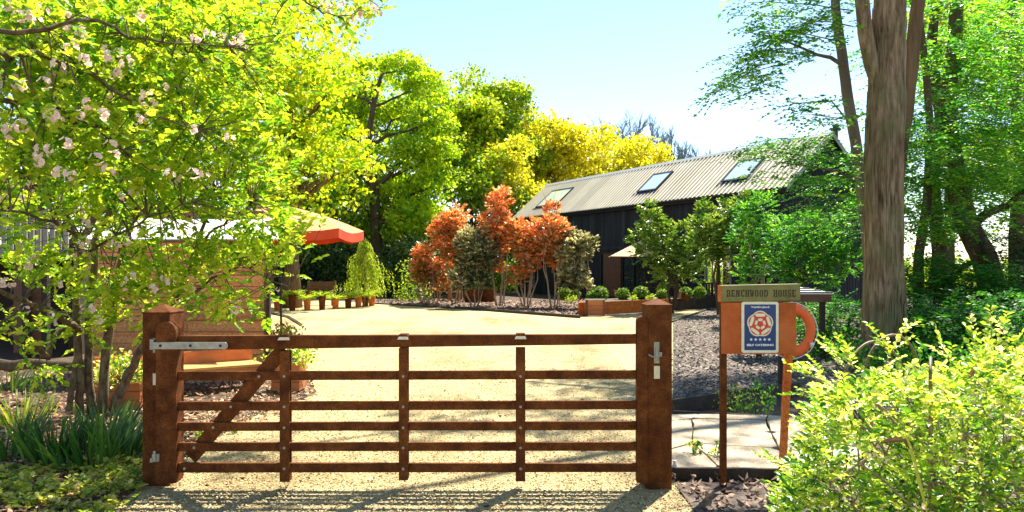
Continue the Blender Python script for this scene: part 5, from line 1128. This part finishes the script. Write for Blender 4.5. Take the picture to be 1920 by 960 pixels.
# trees behind, right
rb = [('1722', [(1722, 610), (1722, 480), (1738, 380), (1745, 250), (1735, 120), (1720, 0), (1715, -150)], 17, .10, 'slender dark tree just right of the big trunk'),
      ('1758', [(1760, 600), (1762, 470), (1750, 360), (1765, 220), (1745, 100), (1755, 0), (1770, -150)], 19, .17, 'straight mossy tree second to the right of the big trunk'),
      ('1850', [(1885, 620), (1848, 490), (1812, 420), (1795, 350), (1783, 270), (1775, 200), (1790, 80), (1800, -120)], 18, .26, 'leaning curved tree at the right with a side fork'),
      ('1900', [(1910, 600), (1905, 450), (1915, 300), (1900, 150), (1895, -100)], 22, .2, 'tree trunk nearest the right edge of the view')]
for k, (nm, pts, Y, r0, lab) in enumerate(rb):
    pp = [P(a, b_, Y) for a, b_ in pts]; pp[0].z = -.05; n = len(pp); paths = [pp+[[r0*(1.2-.7*i/(n-1)) for i in range(n)]]]
    if k == 2: paths.append([P(1812, 430, Y), P(1850, 400, Y-.2), P(1890, 385, Y-.4), P(1930, 350, Y-.6), [.13, .1, .08, .05]]); paths.append([P(1850, 480, Y+.1), P(1805, 500, Y+.4), P(1775, 540, Y+.6), [.07, .06, .05]])
    rt = stems('woodland_tree', lab, paths, BARK['oak'], 'trees right of the big trunk', n=10)
    seg = []; rs.seed(600+k); random.seed(600+k)
    x0, x1 = ((1690, 1830), (1700, 1850), (1760, 1925), (1800, 1935))[k]
    for j in range(44):
        yy = random.uniform(-30, 440) if k else random.uniform(60, 440); xx = random.uniform(x0, x1); l = random.uniform(50, 130)*(1 if random.random() < .5 else -1); Yq = Y+random.uniform(-2.5, 1.5); seg.append((P(xx, yy, Yq), P(xx+l, yy+random.uniform(-5, 25), Yq-.4)))
    spray(rt, 'crown', seg, bch, (.10, .10, .11, .13)[k], 1150, 10, .6, (.42, .5, .55, .66)[k], .22)
# sunlit leaves far behind the right-hand trees, high up
for k, (px, py, Y, R, nl, t0, lab) in enumerate(((1780, 60, 30, (4.6, 3, 3.4), 9500, .62, 'sunlit yellow green tree high behind the right hand trunks'), (1925, 120, 26, (2.6, 3, 4.6), 8500, .6, 'sunlit yellow green tree at the upper right edge'), (1915, 330, 30, (2.2, 2, 2.6), 2200, .5, 'green tree low at the right edge before the bright sky'))):
    c = P(px, py, Y); T('woodland_tree', lab, 'tree', (c.x, Y, 0), c.z+R[2], c, R, 12, 1.3, nl, .17, LEAF['green'], BARK['oak'], .22, 'trees right of the big trunk', seed=700+k, per=9, tint0=t0, lower=-.9)
# low dark evergreens
def yew(px0, px1, py, Y, n, lab, seed, lm='beech', t0=.2, ls=.09):
    rs.seed(seed); random.seed(seed); cx_ = xat((px0+px1)/2, Y); r = empty('evergreen_shrub', (cx_, Y, 0), lab, 'shrub', 'low dark shrubs right of the big trunk'); H = zat(py, Y); W = (px1-px0)/2/F*Y; mb = MB(); P_, D_ = [], []
    for k in range(7): mb.tube(curve_path((cx_+random.uniform(-.2, .2), Y, -.03), (cx_+random.uniform(-W, W)*.8, Y+random.uniform(-.6, .6), H*random.uniform(.6, .95)), 4), [.05, .04, .03, .02, .01], 5)
    mb.build('stems', BARK['oak'], r); m_ = n//9; X = rs.uniform(-1, 1, m_); Z = rs.rand(m_)**.8; P_ = np.stack([cx_+X*W, Y+rs.uniform(-.9, .9, m_), Z*H*(1-.35*np.abs(X)**2)], 1); D_ = rdir(m_)*np.array([1, 1, .3])+np.array([0, -.3, .05])
    pos, ax, nr, s, wd, ti = sprigs(P_, D_, .4, 9, ls, tint=t0+.12*rs.randn(m_), ratio=.5); leaves_mesh('crown', pos, ax, nr, s, wd, ti, LEAF[lm], r)
yew(1690, 1800, 470, 16, 7000, 'dark green shrub low between the big trunk and the curved tree', 801)
yew(1780, 1900, 490, 15.4, 7000, 'dark green shrub under the curved tree', 802)
yew(1860, 1990, 420, 16.5, 7500, 'darkest shrub at the right edge, reaching highest', 803, 'dark', .3)
yew(1500, 1620, 556, 14.2, 6000, 'green undergrowth shrub between the life ring and the big trunk', 804, 'beech', .3, .08)
yew(1700, 1830, 560, 12.4, 4500, 'low dark shrub just right of the foot of the big trunk', 805)
yew(1820, 1960, 545, 12.0, 4500, 'low dark shrub behind the yellow bush at the right edge', 806)
thicket('undergrowth', 10, 34, 40, 46, 2.2, 2.4, 7000, .3, 'green', 'far hedge beyond the right hand trees', .4, 9)
thicket('undergrowth', 5.2, 9.5, 10.3, 13.5, .5, .55, 6000, .07, 'beech', 'low green ground plants round the foot of the big trunk', .28, 10)
small_plant(xat(1440, 7.7), 8.15, .0, .28, 260, .05, LEAF['beech'], 'dark green tuft growing between the two boards behind the sign')
small_plant(xat(1380, 8.4), 8.45, .0, .22, 200, .04, LEAF['cover'], 'small green weeds along the low dark board behind the sign')
# ================================================================= FOREGROUND: APPLE TREE, IRISES, VARIEGATED BUSH
def apple():
    rs.seed(901); random.seed(901)
    r = empty('apple_tree', (xat(190, 8.2), 8.2, 0), 'apple tree in blossom with several thin stems and spreading branches over the left side', 'tree')
    br = [ # (photo x, y, depth) nodes, radii
     ([(150, 775, 8.2), (148, 680, 8.1), (143, 560, 8.0), (150, 470, 7.9), (120, 380, 7.6), (100, 250, 7.3)], [.045, .04, .035, .028, .02, .01]),
     ([(172, 775, 8.3), (166, 690, 8.2), (168, 580, 8.1), (178, 450, 8.0), (215, 370, 7.9), (245, 250, 7.8), (240, 120, 7.6)], [.05, .045, .04, .035, .03, .02, .01]),
     ([(190, 770, 8.25), (197, 680, 8.2), (212, 580, 8.1), (225, 500, 8.1), (255, 400, 8.0), (262, 330, 7.9)], [.055, .05, .045, .035, .025, .015]),
     ([(215, 770, 8.3), (240, 700, 8.2), (268, 650, 8.0), (290, 590, 7.9)], [.06, .05, .04, .02]),
     ([(130, 770, 8.1), (140, 700, 8.1), (146, 650, 8.1)], [.035, .03, .02]),
     ([(262, 640, 8.0), (335, 556, 7.8), (362, 480, 7.7), (374, 450, 7.7), (384, 400, 7.6), (395, 362, 7.6), (424, 340, 7.5)], [.03, .026, .024, .022, .016, .012, .008]),
     ([(374, 452, 7.7), (410, 425, 7.6), (440, 408, 7.5), (470, 380, 7.4)], [.016, .012, .010, .005]),
     ([(345, 560, 7.8), (400, 520, 7.6), (450, 500, 7.5), (500, 520, 7.4), (545, 540, 7.3)], [.014, .012, .010, .008, .004]),
     ([(235, 330, 8.0), (250, 290, 7.9), (258, 245, 7.9), (240, 225, 7.8)], [.024, .02, .016, .01]),
     ([(320, 140, 7.0), (345, 105, 7.0), (370, 90, 7.0)], [.02, .014, .01]),
     ([(-120, 150, 5.2), (20, 95, 5.4), (90, 105, 5.6), (150, 125, 5.8), (230, 180, 6.0), (300, 220, 6.2), (370, 245, 6.4)], [.03, .026, .024, .02, .014, .010, .004]),
     ([(-100, 60, 5.2), (90, 55, 5.4), (160, 38, 5.6), (200, 45, 5.7), (240, 70, 5.9), (330, 82, 6.1), (430, 88, 6.4)], [.02, .018, .016, .012, .010, .008, .004]),
     ([(-100, 170, 5.6), (0, 186, 5.8), (90, 205, 6.0), (150, 225, 6.2), (230, 280, 6.5)], [.03, .022, .018, .012, .005]),
     ([(-100, 540, 6.4), (0, 545, 6.8), (60, 572, 7.2), (110, 590, 7.6), (150, 620, 8.0)], [.02, .024, .026, .03, .035]),
     ([(60, 640, 7.5), (90, 670, 7.9), (110, 620, 8.0), (150, 600, 8.1)], [.03, .035, .03, .03]),
     ([(-60, 400, 6.0), (20, 395, 6.3), (100, 415, 6.7), (150, 440, 7.2)], [.012, .012, .014, .016]),
     ([(-60, 640, 6.6), (10, 600, 7.0), (50, 560, 7.3)], [.015, .014, .01]),
     ([(540, -20, 5.6), (575, 5, 5.7), (605, 25, 5.8), (630, 30, 5.9), (665, 24, 6.0), (700, 18, 6.1)], [.008, .007, .006, .005, .004, .003]),
     ([(660, -30, 6.0), (690, -5, 6.0), (712, 14, 6.1)], [.005, .004, .003]),
     ([(170, 470, 7.6), (240, 430, 7.2), (300, 400, 7.0), (360, 380, 6.9)], [.014, .012, .008, .004])]
    mb = MB(); nodes = []
    for pts, rad in br:
        pp = [P(*q) for q in pts]
        fine = [pp[0]]; fr = [rad[0]]
        for i in range(len(pp)-1):
            for f in (.33, .66, 1): fine.append(pp[i]*(1-f)+pp[i+1]*f+(Vector(rdir(1)[0])*.02 if f < 1 else Vector())); fr.append(rad[i]*(1-f)+rad[i+1]*f)
        mb.tube(fine, fr, 7, rough=.1); nodes += [p for p in fine]
    # foliage masses (photo x, y, depth, spread x, spread y, twigs)
    masses = [(60, 60, 5.8, 90, 60, 90), (200, 60, 6.2, 110, 60, 100), (340, 60, 6.6, 110, 60, 90), (460, 60, 7.0, 80, 60, 40), (70, 170, 6.0, 100, 60, 90), (200, 190, 6.3, 100, 60, 90), (330, 180, 6.8, 100, 60, 80), (460, 170, 7.2, 80, 60, 45), (80, 290, 6.5, 100, 60, 80), (220, 300, 7.0, 100, 60, 80), (360, 290, 7.2, 90, 60, 75), (480, 290, 7.4, 60, 60, 40),
      (60, 400, 7.0, 80, 45, 50), (170, 400, 7.3, 80, 40, 45), (300, 380, 7.5, 80, 40, 60), (420, 380, 7.4, 80, 40, 60), (520, 350, 7.6, 50, 50, 30), (60, 500, 7.4, 70, 40, 32), (150, 520, 7.6, 60, 50, 30), (240, 540, 7.6, 60, 40, 40), (330, 520, 7.5, 70, 35, 46), (270, 460, 7.4, 80, 40, 40), (420, 470, 7.3, 60, 40, 34), (490, 420, 7.4, 50, 30, 30), (420, 560, 7.3, 70, 30, 34), (520, 470, 7.4, 50, 45, 26), (470, 490, 7.5, 50, 30, 20), (140, 600, 7.8, 60, 35, 22), (200, 590, 7.7, 40, 40, 16), (30, 620, 7.2, 40, 40, 12), (300, 600, 7.6, 40, 25, 14), (225, 470, 7.7, 60, 40, 18), (400, 450, 7.5, 60, 40, 16), (90, 690, 7.9, 50, 20, 8), (540, 430, 7.6, 30, 30, 10)]
    P_, D_ = [], []; nd = np.array([tuple(p) for p in nodes])
    for (px, py, Y, sx_, sy_, n) in masses:
        for k in range(int(n*1.8)):
            q = P(px+random.gauss(0, 1)*sx_*.6, py+random.gauss(0, 1)*sy_*.6, Y+random.gauss(0, .35)); qa = np.array(tuple(q)); j = np.argmin(((nd-qa)**2).sum(1)); o = nd[j]; d = qa-o; L = np.linalg.norm(d)
            if .05 < L < .7 and random.random() < .3: mb.tube(curve_path(o, q, 3, .08, .02), [.006, .005, .004, .003], 4, cap=False)
            P_.append(qa); dd = d/max(L, .01)+rdir(1)[0]*.8+np.array([0, 0, .35]); D_.append(dd)
    for pts, rad in br[17:19]:
        for q in pts:
            for _ in range(2): P_.append(np.array(tuple(P(*q)))); D_.append(rdir(1)[0])
    mb.build('branches', BARK['apple'], r, smooth=True)
    P_ = np.array(P_); D_ = np.array(D_)
    arr = sprigs(P_, D_, .17, 9, .062, tint=.52+.2*rs.randn(len(P_)), ratio=.62, up=.7, tj=.16, spread=.7)
    rest = split_big(r, list(arr), LEAF['apple'], 280)
    tag(leaves_mesh('foliage', *rest[:6], LEAF['apple'], r, rich=True), kind='stuff')
    # blossom clusters
    def cluster(seed):
        rs.seed(seed); random.seed(seed); A = []
        for k in range(5):
            c = Vector(rdir(1)[0])*.033; nrm = (c.normalized()+Vector((0, -.4, .3))).normalized(); u_ = nrm.orthogonal().normalized(); v_ = nrm.cross(u_)
            for j in range(5):
                a = 2*math.pi*j/5; d = (u_*math.cos(a)+v_*math.sin(a)+nrm*.35).normalized(); A.append((tuple(c), tuple(d), tuple(nrm), .026*random.uniform(.85, 1.15), .024, random.uniform(.1, .9)))
        a = [np.array([q[i] for q in A]) for i in range(6)]
        return leaves_mesh('blossom', *a, LEAF['petal'], rich=True, mesh_only=True)
    ms = [cluster(s) for s in (1, 2, 3, 4)]
    spots = [(35, 30), (60, 28), (70, 38), (48, 38), (110, 27), (120, 48), (75, 68), (155, 52), (12, 10), (268, 28), (392, 64), (366, 68), (436, 76), (452, 70), (455, 85), (200, 90), (222, 98), (160, 112), (108, 122), (122, 128), (210, 140), (222, 135), (235, 122), (128, 88), (28, 158), (45, 160), (70, 165), (112, 192), (100, 215), (92, 222), (108, 226), (165, 192), (205, 178), (312, 162), (288, 190), (270, 187), (285, 195), (365, 242), (430, 258), (278, 218), (150, 215), (196, 214), (76, 280), (88, 280), (72, 302), (108, 322), (122, 345), (132, 328), (180, 298), (220, 288), (318, 325), (325, 338), (362, 325), (212, 322), (250, 362), (268, 348), (115, 370), (42, 372), (6, 370), (22, 345), (150, 402), (228, 368), (215, 455), (220, 458), (160, 452), (152, 458), (62, 485), (70, 487), (55, 500), (115, 533), (10, 525), (20, 532), (50, 580), (290, 540), (320, 530), (450, 570), (358, 540), (250, 515), (242, 523), (620, 15), (640, 5), (673, 24), (708, 22), (700, 8), (655, 33), (612, 30), (610, 5), (128, 270), (40, 235), (12, 240), (60, 345), (155, 575), (185, 600), (105, 605)]
    cs = MB()
    spots += [(px+random.uniform(-22, 22), py+random.uniform(-16, 16)) for px, py in random.sample(spots, 60) if px < 480]
    for i, (px, py) in enumerate(spots):
        q = P(px, py, random.uniform(5.0, 5.9) if py < 330 and px < 500 else (6.0 if px > 580 else 6.8)); o = bpy.data.objects.new('blossom', ms[i % 4]); C.objects.link(o); o.parent = r; o.matrix_parent_inverse = Matrix.Translation(-r.location)
        s = random.uniform(.62, 1.05); o.matrix_basis = Matrix.Translation(q) @ Matrix.Rotation(random.uniform(-.9, .9), 4, 'Y') @ Matrix.Scale(s, 4)
apple()
def straps(name, x, y, n, L, label, seed, t0=.3, spread=.25, sunny=0.0):
    rs.seed(seed); random.seed(seed); V = []; Fc = []; tint = []
    for k in range(n):
        a = random.uniform(0, 6.28); q = random.random()**.5*spread; b0 = Vector((x+q*math.cos(a), y+q*math.sin(a), 0)); lean = Vector((math.cos(a)*random.uniform(.1, .6), math.sin(a)*random.uniform(.1, .6), 1)).normalized(); l = L*random.uniform(.6, 1.1); w_ = .011*random.uniform(.8, 1.3); sd_ = Vector((-math.sin(a+.8), math.cos(a+.8), 0)); i0 = len(V); tt = t0+random.gauss(0, .2)+sunny*random.random(); droop = random.uniform(.1, .5)
        for j in range(6):
            f = j/5; p = b0+lean*l*f+Vector((lean.x, lean.y, -.25))*l*droop*f*f; ww = w_*(1-f**2)+.0015; V += [tuple(p-sd_*ww), tuple(p+Vector((0, 0, -.0))+Vector((sd_.y, -sd_.x, 0))*ww*.3), tuple(p+sd_*ww)]; tint += [tt]*3
        for j in range(5):
            for c_ in (0, 1): Fc.append([i0+3*j+c_, i0+3*j+c_+1, i0+3*j+4+c_, i0+3*j+3+c_])
    r = empty(name, (x, y, 0), label, 'plant', 'strap leaved clumps under the apple tree'); me = bpy.data.meshes.new('blades'); me.from_pydata(V, [], Fc); me.update(); at = me.attributes.new('tint', 'FLOAT', 'POINT'); at.data.foreach_set('value', np.clip(tint, 0, 1)); me.materials.append(LEAF['iris']); link('blades', me, r)
    mb = MB(); mb.lathe((x, y, -.02), [(spread*.7, 0), (spread*.5, .03), (.02, .045)], 9); mb.build('root_clump', MAT['litter'], r)
g = G(165, 868); straps('iris_clump', g.x, g.y, 95, .50, 'largest dark green clump of strap leaves left of the gate', 951, .25, .34)
g = G(105, 862); straps('iris_clump', g.x, g.y, 80, .46, 'dark strap leaved clump just left of the largest one', 952, .28, .22)
g = G(225, 858); straps('iris_clump', g.x, g.y, 75, .44, 'strap leaved clump touching the left gatepost, with lit tips', 953, .38, .2)
g = G(18, 860); straps('iris_clump', g.x, g.y, 50, .5, 'strap leaved clump at the left edge of the view', 954, .3, .16)
g = G(195, 820); straps('iris_clump', g.x, g.y, 60, .40, 'strap leaved clump right at the foot of the apple stems', 955, .35, .25)
g = G(40, 790); straps('iris_clump', g.x, g.y, 60, .34, 'bright yellow green strap leaved clump far left', 956, .85, .3)
g = G(15, 735); straps('iris_clump', g.x, g.y, 40, .4, 'lit strap leaved clump beyond the others at the left edge', 957, .7, .2)
def groundcover():
    rs.seed(960); n = 900; poly = [tuple(G(-150, 955)[:2]), tuple(G(235, 958)[:2]), tuple(G(275, 905)[:2]), tuple(G(235, 845)[:2]), tuple(G(150, 880)[:2]), tuple(G(-150, 890)[:2])]
    xs = [p[0] for p in poly]; ys = [p[1] for p in poly]; X = rs.uniform(min(xs), max(xs), n*3); Y = rs.uniform(min(ys)-.6, max(ys), n*3); k = np.where(in_poly(X, np.maximum(Y, min(ys)+.01), poly))[0][:n]; n = len(k)
    Pn = np.stack([X[k], Y[k], np.full(n, .01)], 1); D = rdir(n)*np.array([1, 1, .2])+np.array([0, 0, .5]); keep = np.sin(X[k]*5)*np.cos(Y[k]*6)+rs.rand(n) > .1; Pn = Pn[keep]; D = D[keep]
    pos, ax, nr, s, wd, ti = sprigs(Pn, D, .10, 7, .042, tint=.62+.2*rs.randn(len(Pn)), ratio=.65, tj=.15); pos[:, 2] = np.maximum(pos[:, 2], .008)
    tag(leaves_mesh('ground_cover', pos, ax, nr, s, wd, ti, LEAF['cover'], rich=True), 'low yellow green leaves covering the ground left of the gate', kind='stuff')
groundcover()
for px, py, rr_, lab in ((440, 812, .06, 'tiny green weed behind the gate brace'), (1300, 868, .06, 'tiny pale green seedling at the foot of the right gatepost'), (1345, 872, .07, 'small pale seedling beside the left leg of the sign'), (372, 826, .05, 'tiny green weed near the hinge end of the gate')):
    g = G(px, py); small_plant(g.x, g.y, .02 if px < 1000 else .1, rr_, 60, .045, LEAF['vari'], lab, group='seedlings near the gate')
def bush():
    rs.seed(970); random.seed(970); r = empty('variegated_bush', (1.95, 3.35, 0), 'large yellow and cream variegated bush filling the lower right corner', 'bush')
    mb = MB(); outline = [(1480, 940), (1505, 885), (1530, 800), (1545, 745), (1575, 722), (1620, 716), (1700, 716), (1780, 705), (1850, 672), (1930, 672), (2050, 680)]
    ox = np.array([o[0] for o in outline]); oyy = np.array([o[1] for o in outline]); P_, D_ = [], []
    for k in range(2900):
        Y = random.uniform(2.7, 4.3); px = random.uniform(1480, 2150); top = np.interp(px, ox, oyy)+12; depth_shift = (Y-3.4)*10; py = top+(1100-top)*random.random()**1.35+depth_shift*.0
        q = P(px, py, Y)
        if q.z < .04: continue
        P_.append(tuple(q)); e = max(0, 1-(py-top)/140); D_.append((random.gauss(0, .5)-(.9 if px < 1600 else .15), random.gauss(0, .5)-.2, random.gauss(.25, .45)+.55*e))
    tall = [((1590, 700), (1560, 640)), ((1655, 690), (1700, 608)), ((1862, 700), (1858, 592)), ((1790, 690), (1762, 645)), ((1920, 700), (1905, 625)), ((1560, 720), (1500, 700)), ((1500, 880), (1445, 866)), ((1530, 900), (1470, 915)), ((1560, 760), (1500, 735)), ((1690, 700), (1640, 622)), ((1840, 690), (1830, 618)), ((1550, 700), (1526, 690)), ((1890, 660), (1880, 610)), ((1600, 690), (1585, 662))]
    for a, b_ in tall:
        Y = random.uniform(3.1, 3.7); A = P(*a, Y); B_ = P(*b_, Y); mb.tube(curve_path(A, B_, 4, .05, .01), [.004, .0035, .003, .0025, .002], 5)
        m_ = 5
        for j in range(m_): f = j/m_; P_.append(tuple(A*(1-f)+B_*f)); d = (B_-A).normalized(); D_.append(tuple(d+Vector(rdir(1)[0])*.55))
    for k in range(70):
        a = Vector((random.uniform(1.5, 2.9), random.uniform(3.0, 4.0), -.02)); px = random.uniform(1465, 2050); top = np.interp(px, ox, oyy)+random.uniform(10, 120); b_ = P(px, top, random.uniform(2.9, 4.0)); mb.tube(curve_path(a, b_, 6, .12, .015), [.008, .007, .006, .005, .004, .0035, .003], 5)
    for a, b_ in (((1570, 925), (1600, 880)), ((1600, 860), (1720, 960)), ((1560, 905), (1640, 850))): mb.tube(curve_path(P(*a, 2.8), P(*b_, 2.8), 4, .05, .01), .004, 5)
    mb.build('stems', BARK['pale'], r, smooth=True)
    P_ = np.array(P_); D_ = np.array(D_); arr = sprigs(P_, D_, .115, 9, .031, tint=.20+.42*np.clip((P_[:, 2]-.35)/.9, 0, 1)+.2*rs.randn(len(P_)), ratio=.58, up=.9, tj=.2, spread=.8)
    rest = split_big(r, list(arr), LEAF['vari'], 290)
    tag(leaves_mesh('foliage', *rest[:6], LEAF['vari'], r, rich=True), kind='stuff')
bush()
def hoop(px0, px1, pyt, pyb, Y, rad, label):
    n = 22; x0, x1 = xat(px0, Y), xat(px1, Y); zt, zb = zat(pyt, Y), zat(pyb, Y); c = (x0+x1)/2; pts = []
    for k in range(n+1): a = math.pi*(1-k/n); pts.append(Vector((c+(x1-x0)/2*math.cos(a), Y+.1*math.cos(a), zb+(zt-zb)*math.sin(a))))
    pts = [Vector((x0, Y-.1, -.03))]+pts+[Vector((x1, Y+.1, -.03))]; mb = MB(); mb.tube(pts, rad, 7, rough=.1); tag(mb.build('plant_hoop', MAT['rustarc'], smooth=True), label, 'plant hoop', 'curved rusty plant supports in the bush')
hoop(1556, 1722, 640, 760, 3.55, .0065, 'wide rusty hoop rising out of the bush, left and lower one'); hoop(1600, 1746, 628, 720, 3.7, .0065, 'rusty hoop whose top stands highest above the bush'); hoop(1718, 1772, 671, 700, 3.0, .006, 'small thick pale hoop right of the two wide ones')
def dead(px, py, px2, py2, Y, label):
    a, b_ = P(px, py, Y), P(px2, py2, Y); d = b_-a; L = d.length; arr = [np.array([tuple(a)]), np.array([tuple(d)]), np.array([[.1, -.6, .8]]), L, .02, np.array([.35])]; o = leaves_mesh('dead_leaf', *arr, LEAF['deadleaf'], rich=True); tag(o, label, 'leaf', 'brown dead leaves caught in the bush')
dead(1648, 832, 1705, 824, 2.75, 'long orange dead leaf lying in the middle of the bush'); dead(1815, 712, 1832, 684, 3.0, 'upright rusty dead leaf near the small thick hoop'); dead(1900, 672, 1868, 690, 3.0, 'drooping brown dead leaf near the right edge of the bush')
def blade(pts, Y, label):
    V = []; n = len(pts); 
    for i, (px, py) in enumerate(pts): p = P(px, py, Y); w_ = .006*math.sin(math.pi*(.12+.86*i/(n-1)))+.001; V += [(p.x-w_, p.y, p.z), (p.x, p.y-.003, p.z), (p.x+w_, p.y, p.z)]
    Fc = [[3*j+c_, 3*j+c_+1, 3*j+4+c_, 3*j+3+c_] for j in range(n-1) for c_ in (0, 1)]; me = bpy.data.meshes.new('grass_blade'); me.from_pydata(V, [], Fc); at = me.attributes.new('tint', 'FLOAT', 'POINT'); at.data.foreach_set('value', [.8]*len(V)); me.materials.append(LEAF['cover']); tag(link('grass_blade', me), label, 'grass blade')
blade([(1738, 960), (1728, 920), (1718, 880), (1708, 840), (1694, 805)], 2.7, 'long bright green grass blade standing in the middle of the bush')
print('objects', len(bpy.data.objects), 'tris', sum(len(m.polygons)*(2 if len(m.polygons) and m.polygons[0].loop_total == 4 else 1) for m in bpy.data.meshes))
